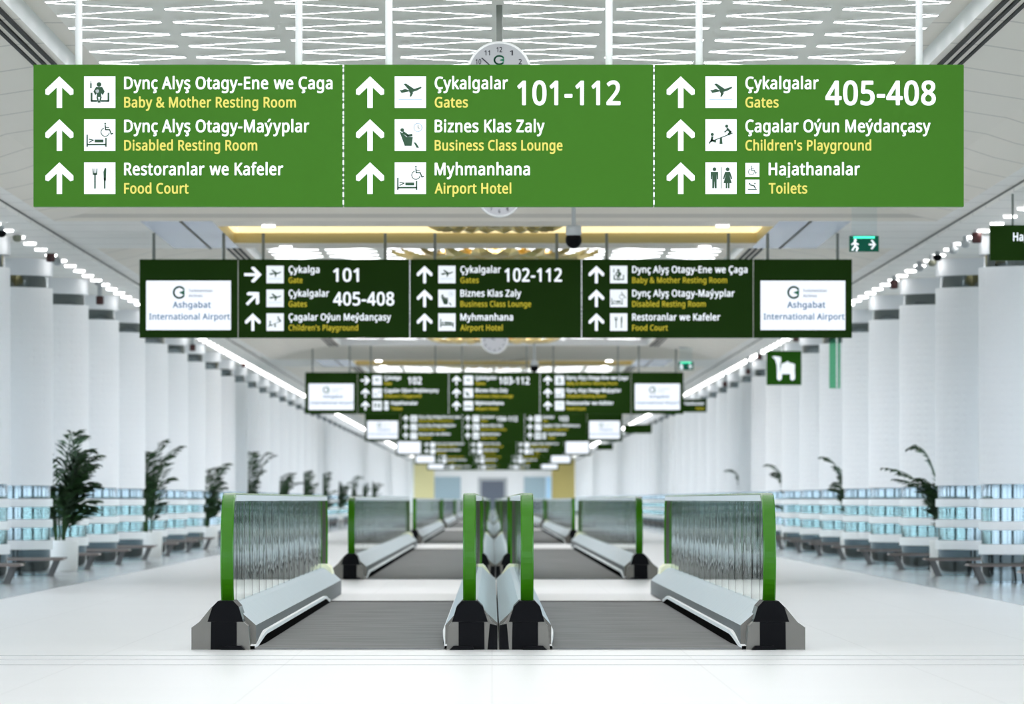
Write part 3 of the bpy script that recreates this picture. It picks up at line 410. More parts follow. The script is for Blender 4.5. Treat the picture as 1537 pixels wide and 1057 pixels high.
# glazed outer walls
for sgn, nm in ((-1, 'left'), (1, 'right')):
    x = XC+sgn*XW
    mb = MB(); xa, xb = sorted((x, x+sgn*.25))
    mb.box(xa, xb, Y0, Y1, 0, 0.25, 'white_paint'); mb.box(xa, xb, Y0, Y1, Z(2.75), Z(3.05), 'white_paint')
    struct(mb, 'wall_'+nm)
    mb = MB()
    k = Y0
    while k < Y1:
        mb.box(x-.07, x+.07, k, k+.22, .25, Z(2.75), 'mullion'); k += 3.2
    mb.box(x-.04, x+.04, Y0, Y1, 1.15, 1.21, 'mullion')
    mb.box(x-.006, x+.006, Y0, Y1, .25, Z(2.75), 'window_glass')
    struct(mb, 'window_1' if sgn < 0 else 'window_2')
    mb = MB(); mb.face([(x+sgn*.3, Y0-40, -.3), (x+sgn*60, Y0-40, -.3), (x+sgn*60, Y1+40, -.3), (x+sgn*.3, Y1+40, -.3)], 'garden'); struct(mb, 'ground_outside_'+nm)
mb = MB(); mb.box(-XW-.3, XW+.3, Y0-.3, Y0, 0, .3, 'white_paint'); mb.box(-XW-.3, XW+.3, Y0-.3, Y0, Z(2.9), Z(3.6), 'white_paint'); struct(mb, 'wall_front')  # unseen wall added behind the camera, open between sill and header
mb = MB(); mb.box(-XW-.3, XW+.3, Y0-.16, Y0-.15, .3, Z(2.9), 'window_glass')  # added glazing, lets daylight from behind brighten the column fronts
for k in range(9): mb.box(-XW+k*2.35-.05, -XW+k*2.35+.05, Y0-.2, Y0-.1, .3, Z(2.9), 'mullion')
struct(mb, 'window_added_rear')
# end wall
YE = 403.0; se = F/YE
mb = MB()
ex = lambda px: (px-739)/se
ez = lambda py: EYE+(751-py)/se
mb.box(-XW-.3, XW+.4, YE, YE+.3, 0, Z(3.6), 'white_paint'); struct(mb, 'wall_back')
def endpanel(name, a, b, top, m, dep=.06):
    mb = MB(); mb.box(ex(a), ex(b), YE-dep, YE, 0, ez(top), m); struct(mb, name)
endpanel('wall_panel_yellow', 622, 652, 690, 'end_yellow'); endpanel('wall_panel_ochre', 829, 866, 690, 'end_brown')
endpanel('window_3', 653, 692, 716, 'end_glass'); endpanel('window_4', 787, 819, 716, 'end_glass'); endpanel('window_5', 820, 828, 716, 'end_pale')
endpanel('door_1', 723, 757, 722, 'end_dark'); endpanel('trim_4', 718, 762, 717, 'grey_plastic', .04)

# ------------------------------------------------------------------ luminous lattice in each trough
ROW, HW = 1.1, 0.805
def led(mb, a, b):
    """slim white channel with a luminous underside"""
    mb.bar(a, b, .030, .010, 'white_metal')
    k = mb.mid('bar_light')
    lo = min(range(len(mb.f)-6, len(mb.f)), key=lambda i: sum(mb.v[q][2] for q in mb.f[i])); mb.mi[lo] = k
for n in range(0, 7):
    ys, ye = 8+P_CEIL*n+1.15, min(8+P_CEIL*n+C_LEN-1.15, 402)
    if ye-ys < 5: break
    root = empty('ceiling_light', (XC, ys, Z(3.5)), 'luminous white diamond lattice in the %s ceiling trough from the camera' % ORD[n], 'ceiling light', 'luminous ceiling lattices')
    rest = MB(); cnt = 0
    nrow = int((ye-ys)/ROW)
    for r in range(nrow):
        for c in range(-4, 4):
            for up in (0, 1):
                o = 0.5 if c % 2 else 0.0
                # bar from node (c, r+o) to node (c+1, r +- .5)
                o2 = 0.5 if (c+1) % 2 else 0.0
                a = Vector((c*HW, (r+o)*ROW, 0)); dy = (0.5 if up else -0.5)
                b = Vector(((c+1)*HW, (r+o+dy)*ROW, 0))
                if min(a.y, b.y) < 0 or max(a.y, b.y) > ye-ys: continue
                d = (b-a).normalized(); a += d*.06; b -= d*.06
                ymid = (a.y+b.y)/2+ys
                if n == 0 and 39.4 < ymid < 45.8 and cnt < 100:
                    one = MB(); led(one, a, b); one.build('light_bar', root, recalc=False); cnt += 1
                else:
                    led(rest, a, b)
    tag(rest.build('light_bar', root, recalc=False), kind='stuff')
# black slot diffusers beside the troughs
for n in range(0, 4):
    for sgn, nm in ((-1, 'left'), (1, 'right')):
        mb = MB(); ys, ye = 8+P_CEIL*n+.9, 8+P_CEIL*n+C_LEN-.9
        for k, a in enumerate((3.42, 3.495, 3.57)):
            xa = XC+sgn*a; mb.box(xa-.014, xa+.014, ys, ye, Z(3.3555), Z(3.38), 'black_slot')
        struct(mb, 'trim_air_slot')
# gold rosettes
def rosette(R, loc, label):
    root = empty('ceiling_rosette', loc, label, 'ceiling ornament', 'gilded ceiling rosettes')
    mb = MB(); mb.lathe([(0, -.05), (.10*R, -.05), (.16*R, -.02), (.2*R, .02), (.2*R, .06)], 'gold', 24); mb.build('boss', root)
    mb = MB()
    for ring, (r0, r1, cnt, tilt) in enumerate(((.18, .55, 12, -.05), (.5, 1.0, 20, -.085))):
        for k in range(cnt):
            a = 2*math.pi*(k+.5*ring)/cnt; ca, sa = math.cos(a), math.sin(a)
            wdt = R*(.10 if ring == 0 else .12)
            prev = None
            for j in range(6):
                t = j/5; r = R*(r0+(r1-r0)*t); ww = wdt*math.sin(math.pi*(.15+.85*t))**.7*(1 if t < .99 else .05); zz = tilt*math.sin(math.pi*t)*1.2+.03
                row = [(r*ca-ww*sa, r*sa+ww*ca, zz+.02), (r*ca, r*sa, zz-.015), (r*ca+ww*sa, r*sa-ww*ca, zz+.02)]
                if prev:
                    for q in (0, 1): mb.face([prev[q], prev[q+1], row[q+1], row[q]], 'gold', True)
                prev = row
    mb.build('leaves', root, recalc=False)
    return root
for n in range(0, 3):
    rosette(.85, (XC, 66.0+62*n, Z(3.205)), 'gilded leaf rosette inside the gold recess of the %s ceiling bay' % ORD[n])
    rosette(1.4, (XC, 76.2+62*n, Z(3.30)), 'large gilded leaf rosette just beyond the %s gold recess' % ORD[n])
    rosette(1.4, (XC, 117.0+62*n, Z(3.32)), 'large gilded rosette near the far end of the %s ceiling trough' % ORD[n+1])

# ------------------------------------------------------------------ columns, benches, plants
COLY = lambda i: 72.1+6.4*i
XI = {-1: -5.566, 1: 5.62}      # inner edges of the two rows
CR = 0.75
def make_column():
    root = empty('round_column', (0, 0, 0), '', 'column')
    mb = MB(); mb.lathe([(CR-.03, 0), (CR-.03, 1.136)], 'mirror', 56); mb.build('mirror_plinth', root, recalc=False)
    for a, b in ((.325, .445), (.605, .708), (.866, .968)):
        mb = MB(); mb.lathe([(CR-.025, a), (CR, a+.004), (CR, b-.004), (CR-.025, b)], 'white_metal', 64, smooth=False); mb.build('white_band', root, recalc=False)
    mb = MB(); mb.lathe([(CR, 1.136), (CR, Z(2.68))], 'column_white', 56); mb.build('shaft', root, recalc=False)
    mb = MB(); mb.lathe([(CR-.06, Z(2.68)), (CR-.06, Z(2.83))], 'mirror', 56); mb.build('mirror_neck', root, recalc=False)
    mb = MB(); mb.lathe([(CR, Z(2.83)), (CR, Z(3.04))], 'column_head', 56); mb.build('head', root, recalc=False)
    return root
def make_bench():
    root = empty('bench', (0, 0, 0), '', 'bench')
    mb = MB(); mb.extr([(0, .205), (0.02, .228), (1.9, .228), (1.9, .20), (.06, .195)], -.22, .22, 'bench_top'); 
    mb.extr([(-.01, .222), (-.01, .236), (1.9, .236), (1.9, .222)], -.24, -.215, 'steel'); mb.build('seat', root)
    for xx in (.10, 1.6):
        for yy in (-.15, .15):
            mb = MB(); mb.extr([(xx-.03, .205), (xx+.035, .205), (xx+.115, .012), (xx+.15, .010), (xx+.15, 0), (xx+.05, 0), (xx+.055, .012)], yy-.02, yy+.02, 'bench_leg'); mb.build('leg', root)
    return root
SIDE = {-1: 'left', 1: 'right'}
c0 = b0 = None
FARC = 14
for sgn in (-1, 1):
    side = SIDE[sgn]
    vis0 = -1 if sgn < 0 else -2
    for i in range(-2, 50):
        y = COLY(i); x = XI[sgn]+sgn*CR
        k = i-vis0
        if k < FARC: lab = 'white embossed round column on mirrored banded plinth, %s from the camera in the %s row' % (ORD[max(k, 0)], side); g = None
        else: lab = 'small far white column of the %s row, beyond its fourteenth column' % side; g = 'far columns of the %s row' % side
        if k < 0: lab = 'white round column in the %s row, ahead of all the visible ones' % side
        if c0 is None: c0 = make_column(); c0.location = (x, y, 0); c0['label'] = lab; r = c0
        else: r = dup(c0, (x, y, 0), lab, g)
        tag(r, kind='thing', group=g or 'columns of the %s row' % side)
        if i < vis0 or i > 40: continue
        bx = XC+sgn*5.36-0.01; yb = y-1.02
        if k < FARC: lab = 'low grey bench with slanted legs before the %s column of the %s row' % (ORD[k], side); g = 'benches along the %s columns' % side
        else: lab = 'tiny far bench along the %s columns, beyond the fourteenth column' % side; g = 'far benches along the %s columns' % side
        rz = 0 if sgn > 0 else math.pi
        if b0 is None: b0 = make_bench(); b0.location = (bx, yb, 0); b0.rotation_euler = (0, 0, rz); b0['label'] = lab; tag(b0, group=g)
        else: dup(b0, (bx, yb, 0), lab, g, rz)
def palm(loc, label, seed, nf=15, spread=.5, height=1.5, extra=()):
    rnd = random.Random(seed)
    root = empty('potted_palm', loc, label, 'potted plant', 'potted palms between the columns')
    mb = MB(); mb.lathe([(.205, 0), (.235, .03), (.25, .40), (.25, .42), (.225, .42), (.22, .36)], 'pot_white', 32); mb.build('pot', root, recalc=False)
    mb = MB(); mb.lathe([(.215, .37), (.12, .39), (.0, .395)], 'soil', 20); mb.build('soil', root, recalc=False)
    mb = MB()
    fr = [(rnd.uniform(0, 6.28), spread*rnd.uniform(.35, 1.1), height*rnd.uniform(.3, 1.0)) for _ in range(nf)]+list(extra)
    for az, rr, hh in fr:
        ca, sa = math.cos(az), math.sin(az); droop = rnd.uniform(.05, .35)
        N = 13; sp = []
        for j in range(N+1):
            t = j/N; r = .06+rr*t**1.7; z = .39+hh*(math.sin(t*math.pi*.5*(1+droop*.55)))*.98
            sp.append(Vector((ca*r, sa*r, z)))
        for j in range(N):
            mb.bar(sp[j], sp[j+1], .014*(1-j/N)+.004, .014*(1-j/N)+.004, 'leaf_light')
            t = j/N
            if t > .16:
                d = (sp[j+1]-sp[j]).normalized(); side = d.cross(Vector((0, 0, 1)))
                if side.length < .05: side = Vector((-sa, ca, 0))
                side.normalize()
                for q in (-1, 1):
                    for h in (0, .5):
                        ln = (.30*math.sin(math.pi*(.18+.8*t)))*rnd.uniform(.75, 1.1); base = sp[j].lerp(sp[j+1], h)
                        tip = base+(side*q*.72+d*.75+Vector((0, 0, -.22-rnd.uniform(0, .3)))).normalized()*ln
                        mid = base.lerp(tip, .45)+Vector((0, 0, .02)); wv = d*.021
                        m = 'leaf' if rnd.random() < .75 else 'leaf_light'
                        mb.face([base, mid-wv, tip, mid+wv], m)
    mb.build('foliage', root, recalc=False)
    return root
k = 0
for i in range(0, 31, 3):
    lab = 'dark green palm in a round white pot, %s from the camera along the left columns' % ORD[k]
    palm((-5.72, COLY(i)+3.2, 0), lab, 20+i, nf=30 if i == 0 else 22, spread=.62, height=(1.5, 1.6, 1.38, 1.75, 1.35)[k % 5])
    lab = 'dark green palm mostly hidden behind the right columns, %s from the camera' % ORD[k]
    if k < 4:
        palm((6.02, COLY(i)+3.0, 0), lab, 60+i, nf=9, spread=.5, height=1.2, extra=((2.9, .85, 1.0), (3.3, .7, .85), (3.0, .5, 1.3)) if i == 0 else ((3.2, .55, 1.3),))
    k += 1

# ------------------------------------------------------------------ moving walkways
def deck_profile(inner):
    """cross-section of a balustrade foot; u>0 points away from the belt"""
    if inner: return [(.179, 0), (.179, .165), (.05, .285), (.02, .29), (-.02, .29), (-.05, .27), (-.155, .15), (-.155, .02), (-.155, 0)]
    return [(.22, 0), (.22, .14), (.06, .275), (.02, .28), (-.02, .28), (-.05, .265), (-.18, .15), (-.18, .02), (-.18, 0)]
def stadium(y0, y1, zt, zb, n=36):
    R = (zt-zb)/2; zc_ = (zt+zb)/2; pts = []
    for k in range(n+1):
        a = -math.pi/2-math.pi*k/n; pts.append((y0+R+R*math.cos(a), zc_+R*math.sin(a)))
    for k in range(n+1):
        a = math.pi/2-math.pi*k/n; pts.append((y1-R+R*math.cos(a), zc_+R*math.sin(a)))
    return pts
def balustrade(root, xc, out, length, inner):
    """local coordinates: near newel at y=0; out=+1/-1 is the side away from the belt"""
    X = lambda u: xc+out*u
    prof = deck_profile(inner)
    mb = MB(); pts = [(X(u), z) for u, z in prof]
    n = len(pts)
    for i in range(n-1):
        u0, u1 = prof[i], prof[i+1]
        m = 'bright_steel' if u0[1] > .1 and u1[1] > .1 else ('skirt_grey' if u0[0] < 0 else 'steel')
        mb.face([(pts[i][0], .25, pts[i][1]), (pts[i+1][0], .25, pts[i+1][1]), (pts[i+1][0], length-.3, pts[i+1][1]), (pts[i][0], length-.3, pts[i][1])], m)
    mb.face([(p[0], .25, p[1]) for p in pts], 'steel'); mb.face([(p[0], length-.3, p[1]) for p in pts], 'steel')
    b = mb.build('balustrade', root)
    # handrail loop
    path = stadium(.10, length-.10, .9965, .175)
    start = [(.75, .175)]; end = [(length-.75, .175)]
    path = start+path+end
    hw, th = .041, .028
    mb = MB(); N = len(path); secs = []
    for i in range(N):
        p0 = path[max(i-1, 0)]; p1 = path[min(i+1, N-1)]
        ty, tz = p1[0]-p0[0], p1[1]-p0[1]; l = math.hypot(ty, tz); ty /= l; tz /= l
        ny, nz = -tz, ty        # outward normal of the loop
        y, z = path[i]
        cs = [(-hw, -th), (-hw, -.008), (-hw*.8, 0), (hw*.8, 0), (hw, -.008), (hw, -th), (hw*.55, -th), (-hw*.55, -th)]
        secs.append([(xc+u, y+ny*v, z+nz*v) for u, v in cs])
    for i in range(N-1):
        for k in range(8):
            m = 'dark_rubber' if k == 6 else 'handrail_green'
            mb.face([secs[i][k], secs[i][(k+1) % 8], secs[i+1][(k+1) % 8], secs[i+1][k]], m)
    mb.face(secs[0], 'dark_rubber'); mb.face(secs[-1], 'dark_rubber')
    mb.build('handrail', b)
    # steel guide under the rail
    mb = MB(); mb.box(xc-.044, xc+.044, .5, length-.5, .946, .984, 'guide_alu'); mb.build('rail_guide', b)
    # glass: panes with open joints
    mb = MB(); gout = stadium(.16, length-.16, .945, .225)
    R = .36
    y = .16; pane = 1.25; npn = max(1, round((length-.32)/pane)); pw = (length-.32)/npn
    for k in range(npn):
        a, c = .16+k*pw+.006, .16+(k+1)*pw-.006
        if k == 0:
            o = [(c, .25), (c, .945)]+[(.16+R+R*math.cos(t), .585+R*math.sin(t)) for t in [math.pi/2+math.pi*j/12 for j in range(0, 12)]]
            o = [p for p in o if p[0] <= c]
            o[-1] = (.16+.28, .25)
        elif k == npn-1:
            e = length-.16
            o = [(a, .945), (a, .25), (e-.28, .25)]+[(e-R+R*math.cos(t), .585+R*math.sin(t)) for t in [-math.pi/2*.85+math.pi*.92*j/11 for j in range(0, 12)]]
        else: o = [(a, .25), (c, .25), (c, .945), (a, .945)]
        mb.extr(o, xc-.005, xc+.005, 'rail_glass', axis='X')
    mb.build('glass_panels', b)
    mb = MB()
    for k in range(1, npn): mb.box(xc-.006, xc+.006, .16+k*pw-.005, .16+k*pw+.005, .28, .945, 'dark_rubber')
    mb.build('glass_joint', b)
    # inner skirt, white brush line and black gap, dipping to the floor at both ends
    us = -.156 if inner else -.181
    def skirt_path():
        pts = [(0.0, -.07, us+.01)]
        for k in range(1, 9):
            t = k/8; s_ = t*t*(3-2*t); pts.append((1.5*t, -.07*(1-s_), us+.01-.01*s_-.012*s_))
        pts.append((length-6.5, 0, us-.012))
        for k in range(1, 9):
            t = k/8; s_ = t*t*(3-2*t); pts.append((length-6.5+1.5*t, -.05*s_, us-.012))
        return pts
    sp = skirt_path()
    for name, z0, z1, m, th_ in (('skirt_brush', .068, .094, 'brush_white', .012), ('skirt_gap', .0, .066, 'gap_black', .010)):
        mb = MB()
        for (ya, da, ua), (yb, db, ub) in zip(sp, sp[1:]):
            za0, za1, zb0, zb1 = max(z0+da, 0.0), max(z1+da, .012), max(z0+db, 0.0), max(z1+db, .012)
            A = [(X(ua+.03), ya, za0), (X(ua-th_), ya, za0), (X(ua-th_), ya, za1), (X(ua+.03), ya, za1)]
            B = [(X(ub+.03), yb, zb0), (X(ub-th_), yb, zb0), (X(ub-th_), yb, zb1), (X(ub+.03), yb, zb1)]
            for q in range(4): mb.face([A[q], A[(q+1) % 4], B[(q+1) % 4], B[q]], m)
        mb.build(name, b)
    # newel bases
    nb = [(.22, 0), (.22, .14), (.17, .176), (.093, .27), (.05, .30), (-.047, .30), (-.083, .27), (-.11, .176), (-.14, .15), (-.155, 0)]
    if inner: nb = [(.178, 0), (.178, .15), (.15, .17), (.075, .28), (.05, .30), (-.047, .30), (-.083, .27), (-.11, .176), (-.13, .15), (-.145, 0)]
    mb = MB(); mb.extr([(X(u), z) for u, z in nb], 0, .45, 'steel')
    mb.build('newel_base', b)
    mb = MB()
    mb.extr([(X(u), z) for u, z in ((.097, 0), (.094, .176), (-.068, .176), (-.068, 0))], -.02, .1, 'black')
    mb.extr([(X(u), z) for u, z in ((.117, .177), (.085, .275), (.05, .31), (-.047, .31), (-.08, .275), (-.11, .177))], -.025, .5, 'black')
    if inner: mb.extr([(X(u), z) for u, z in ((.177, 0), (.177, .155), (.13, .165), (.115, 0))], -.012, .1, 'black')
    mb.extr([(X(u), z) for u, z in ((.03, .001), (.02, .026), (-.10, .026), (-.125, .001))], -.10, -.015, 'black')
    mb.build('handrail_inlet', b)
    mb = MB(); mb.extr([(X(u*(1 if inner else 1.04)), z*1.04) for u, z in nb], length-.9, length-.1, 'cream'); e = mb.build('newel_base', b); e['label'] = 'cream newel base at the far end'
    return b
def lane(sgn, y0, y1, ybelt, label):
    root = empty('moving_walkway', (XC, y0, 0), label, 'moving walkway', 'moving walkways'); L = y1-y0
    balustrade(root, sgn*1.73, sgn, L, False)
    balustrade(root, sgn*.184, -sgn, L, True)
    xa, xb = sorted((sgn*.345, sgn*1.545))
    mb = MB(); mb.box(xa, xb, .0, ybelt-y0, .001, .012, 'pallet'); mb.build('pallet_belt', root)
    mb = MB(); mb.box(xa, xb, ybelt-y0+.01, L-.3, .001, .014, 'landing_steel'); 
    mb.build('landing_plate', root)
    mb = MB(); mb.box(xa, xb, ybelt-y0-.22, ybelt-y0, .012, .02, 'dark_rubber'); mb.build('comb', root)
WALKS = [(36.15, 57.3, 52.7), (68.2, 114.6, 108.8), (123.6, 183, 176.5), (192, 250, 244), (259, 317, 311), (326, 384, 378)]
for k, (a, b, c) in enumerate(WALKS):
    for sgn in (-1, 1):
        lane(sgn, a, b, c, '%s lane of the %s pair of green-railed glass moving walkways from the camera' % (SIDE[sgn], ORD[k]))

# ------------------------------------------------------------------ direction signs
PX = 1/234.0                    # metres per photographed pixel at the first sign (same size for all)
def disc(mb, cx, cz, r, y, m, n=16, sx=1.0):
    mb.face([(cx+r*sx*math.cos(2*math.pi*k/n), y, cz+r*math.sin(2*math.pi*k/n)) for k in range(n)], m)
def poly(mb, pts, y, m): mb.face([(p[0], y, p[1]) for p in pts], m)
def stroke(mb, pts, w, y, m):
    for (xa, za), (xb, zb) in zip(pts, pts[1:]):
        dx, dz = xb-xa, zb-za; l = math.hypot(dx, dz) or 1; nx, nz = -dz/l*w/2, dx/l*w/2
        ex_, ez_ = dx/l*w*.3, dz/l*w*.3
        poly(mb, [(xa+nx-ex_, za+nz-ez_), (xa-nx-ex_, za-nz-ez_), (xb-nx+ex_, zb-nz+ez_), (xb+nx+ex_, zb+nz+ez_)], y, m)
def icon(mb, kind, S, y, g='icon_green'):
    """pictogram drawn in a 0..1 square (x right, z up); S maps it to the tile"""
    def q(*pts): return [S(*p) for p in pts]
    k = S(1, 0)[0]-S(0, 0)[0]
    def st(w, *pts): stroke(mb, q(*pts), w*k, y, g)
    def pl(*pts): poly(mb, q(*pts), y, g)
    def ds(cx, cz, r, m=g): disc(mb, *S(cx, cz), r*k, y, m)
    def wheelchair(ox, oz, s):
        f = lambda x, z: (ox+x*s, oz+z*s)
        ds(*f(.42, .95), .07*s); st(.09*s, f(.42, .82), f(.45, .5), f(.75, .5), f(.88, .18), f(1.0, .22)); st(.06*s, f(.44, .68), f(.7, .66))
        st(.06*s, *[f(.42+.32*math.cos(t), .32+.32*math.sin(t)) for t in [1.9+.42*j for j in range(11)]])
    if kind == 'plane':
        pl((.15, .57), (.22, .56), (.33, .60), (.46, .555), (.28, .76), (.36, .77), (.62, .60), (.84, .67), (.86, .63), (.72, .55), (.48, .47), (.46, .52), (.22, .47))
        pl((.50, .50), (.60, .49), (.53, .36), (.48, .35))
        mk = MB(); stroke(mb, q((.13, .26), (.86, .26)), .022*k, y, 'icon_pale')
    elif kind == 'fork':
        st(.05, (.35, .18), (.35, .62)); pl((.28, .60), (.42, .60), (.43, .80), (.40, .80), (.385, .66), (.365, .66), (.36, .80), (.34, .80), (.335, .66), (.315, .66), (.30, .80), (.27, .80))
        st(.05, (.66, .18), (.66, .5)); pl((.63, .42), (.70, .42), (.71, .80), (.67, .84), (.62, .70))
    elif kind == 'baby':
        ds(.48, .74, .075); pl((.38, .66), (.58, .66), (.66, .52), (.60, .40), (.55, .46), (.55, .34), (.41, .34), (.41, .46), (.36, .40), (.30, .52))
        ds(.42, .53, .06, 'tile_white'); st(.05, (.42, .34), (.46, .18)); st(.05, (.54, .34), (.50, .18)); st(.06, (.24, .46), (.24, .22), (.40, .22)); st(.06, (.78, .46), (.78, .22), (.56, .22))
        st(.05, (.22, .64), (.22, .76)); st(.025, (.22, .76), (.22, .84))
    elif kind in ('wheelbed', 'hotel'):
        st(.045, (.10, .50), (.10, .14)); st(.045, (.70, .40), (.70, .14)); st(.05, (.10, .20), (.70, .20)); pl((.34, .27), (.62, .27), (.62, .36), (.34, .36)); st(.03, (.16, .27), (.30, .34), (.16, .37))
        wheelchair(.50, .46, .42)
    elif kind == 'bed':
        st(.06, (.14, .66), (.14, .22)); st(.06, (.86, .46), (.86, .22)); st(.08, (.14, .34), (.86, .34)); pl((.36, .40), (.80, .40), (.80, .50), (.36, .52)); ds(.26, .46, .06)
    elif kind == 'lounge':
        ds(.24, .66, .06); pl((.15, .62), (.22, .58), (.38, .44), (.58, .44), (.54, .16), (.32, .16)); st(.08, (.28, .58), (.42, .48), (.54, .50)); pl((.60, .28), (.68, .26), (.78, .10), (.70, .10))
        stroke(mb, q(*[(.74+.13*math.cos(t), .74+.13*math.sin(t)) for t in [.4*j for j in range(17)]]), .02*k, y, 'icon_pale'); st(.02, (.74, .82), (.74, .74), (.79, .71))
    elif kind == 'seesaw':
        st(.03, (.14, .28), (.86, .56)); pl((.47, .42), (.53, .42), (.55, .22), (.45, .22)); ds(.22, .52, .05); st(.07, (.22, .44), (.20, .34), (.32, .30)); st(.04, (.20, .34), (.12, .24))
        ds(.68, .78, .05); st(.07, (.70, .70), (.80, .60), (.74, .52)); st(.04, (.70, .66), (.62, .60))
    elif kind == 'toilet':
        st(.02, (.5, .18), (.5, .84))
        ds(.29, .78, .06); pl((.17, .70), (.41, .70), (.41, .46), (.37, .46), (.36, .62), (.36, .18), (.30, .18), (.29, .42), (.28, .18), (.22, .18), (.22, .62), (.21, .46), (.17, .46))
        ds(.71, .78, .06); pl((.63, .70), (.79, .70), (.86, .48), (.82, .46), (.77, .60), (.84, .34), (.77, .34), (.77, .18), (.72, .18), (.72, .34), (.70, .34), (.70, .18), (.65, .18), (.65, .34), (.58, .34), (.65, .60), (.60, .46), (.56, .48))
    elif kind == 'wc': wheelchair(.15, .15, .65)
    elif kind == 'nappy': ds(.3, .7, .06); st(.08, (.36, .62), (.62, .56), (.72, .38)); st(.06, (.2, .3), (.8, .3)); ds(.68, .72, .05)
BABY = ('Dynç Alyş Otagy-Ene we Çaga', 313, 'Baby & Mother Resting Room', 258, None, 'baby')
DIS = ('Dynç Alyş Otagy-Maýyplar', 278, 'Disabled Resting Room', 200, None, 'wheelbed')
FOOD = ('Restoranlar we Kafeler', 239, 'Food Court', 97, None, 'fork')
BIZ = ('Biznes Klas Zaly', 165, 'Business Class Lounge', 192, None, 'lounge')
def HOTEL(ic='hotel'): return ('Myhmanhana', 143, 'Airport Hotel', 115, None, ic)
def GATES(num, wd, x=260): return ('Çykalgalar', 110, 'Gates', 50, (num, x, wd), 'plane')
def GATE(num, wd, x=257): return ('Çykalga', 84, 'Gate', 38, (num, x, wd), 'plane')
PLAY = ('Çagalar Oýun Meýdançasy', 278, "Children's Playground", 189, None, 'seesaw')
WCS = ('Hajathanalar', 137, 'Toilets', 58, None, 'toilet')
DIS = ('Dynç Alyş Otagy-Maýyplar', 278, 'Disabled Resting Room', 200, None, 'wheelbed')
PW, PH, TH = 464*PX, 213*PX, .11
def arrow_mesh(mb, cx, cz, ang, y, m):
    c, s_ = math.cos(ang), math.sin(ang)
    r = lambda x, z: (cx+(x*c-z*s_)*PX, y, cz+(x*s_+z*c)*PX)
    shaft = [(-4, -23.5), (4, -23.5), (4, 12), (-4, 12)]
    mb.face([r(*p) for p in shaft], m)
    for q in (-1, 1): mb.face([r(*p) for p in ((0, 24), (q*21, 4), (q*21, -3), (q*16.5, -4.5), (0, 11))], m)
def panel(root, x0, rows, bright, detail, arrows=('u', 'u', 'u')):
    ground = 'sign_bright' if bright else 'sign_dark'
    mb = MB(); mb.box(x0, x0+PW, 0, TH, -PH, 0, ground); p = mb.build('sign_panel', root)
    yf = -.004
    for r, (t1, w1, t2, w2, num, ic) in enumerate(rows):
        zt = -(17.5+64.6*r)*PX          # top of the row's tile
        mb = MB(); arrow_mesh(mb, x0+39*PX, zt-24*PX, {'u': 0, 'r': -math.pi/2, 'd': -math.pi/4}[arrows[r]], yf, 'letter_white'); mb.build('arrow', p, recalc=False)
        mb = MB(); a, b = x0+76*PX, x0+123*PX
        mb.box(a, b, yf, -.0005, zt-47.5*PX, zt, 'tile_white')
        S = lambda u, v: (a+(b-a)*u, zt-47.5*PX+47.5*PX*v)
        if detail: icon(mb, ic, S, yf-.002)
        mb.build('pictogram', p, recalc=False)
        tx = 136
        if ic == 'toilet':
            tx = 171
            for j, sub in enumerate(('wc', 'nappy')):
                mb = MB(); a2 = x0+136*PX; zz = zt-(1+25*j)*PX
                mb.box(a2, a2+21*PX, yf, -.0005, zz-21*PX, zz, 'tile_white')
                S2 = lambda u, v, a2=a2, zz=zz: (a2+21*PX*u, zz-21*PX+21*PX*v)
                if detail: icon(mb, sub, S2, yf-.002)
                mb.build('small_pictogram', p, recalc=False)
        mb = MB(); text_into(mb, t1, x0+tx*PX, w1*PX, zt-19.5*PX, 19*PX, yf, 'letter_white'); mb.build('white_lettering', p, recalc=False)
        mb = MB(); text_into(mb, t2, x0+tx*PX, w2*PX, zt-47*PX, 16*PX, yf, 'letter_yellow' if bright else 'letter_gold'); mb.build('yellow_lettering', p, recalc=False)
        if num:
            mb = MB(); text_into(mb, num[0], x0+num[1]*PX, num[2]*PX, zt-43.5*PX, 37*PX, yf, 'letter_white', bold=.03); mb.build('gate_number', p, recalc=False)
    return p
def screen(root, x0, detail):
    w = 266*PX
    mb = MB(); mb.box(x0, x0+w, 0, TH, -PH, 0, 'sign_dark'); p = mb.build('screen_housing', root)
    a, b, t, bt = x0+18*PX, x0+w-18*PX, -58*PX, -PH+21*PX
    mb = MB(); mb.box(a, b, -.008, 0, bt, t, 'screen_white'); s_ = mb.build('display_screen', p)
    if detail:
        cx, cz, R = a+90*PX, t-32*PX, 15*PX
        mb = MB(); yy = -.011
        stroke(mb, [(cx+R*math.cos(q), cz+R*math.sin(q)) for q in [.6+.28*j for j in range(19)]], R*.36, yy, 'logo_green')
        poly(mb, [(cx-R*.1, cz), (cx+R, cz+R*.45), (cx+R*.95, cz-R*.55)], yy, 'logo_green')
        mb.build('logo', p, recalc=False)
        for body, xx, ww, zz, cp, m in (('Turkmenistan', cx+25*PX, 65*PX, cz+1*PX, 8*PX, 'screen_grey'), ('Airlines', cx+25*PX, 38*PX, cz-13*PX, 8*PX, 'screen_grey'),
                                        ('Ashgabat', a+72*PX, 104*PX, bt+60*PX, 17*PX, 'screen_blue'), ('International Airport', a+8*PX, 220*PX, bt+28*PX, 17*PX, 'screen_blue')):
            mb = MB(); text_into(mb, body, xx, ww, zz, cp, yy, m); mb.build('screen_lettering', p, recalc=False)
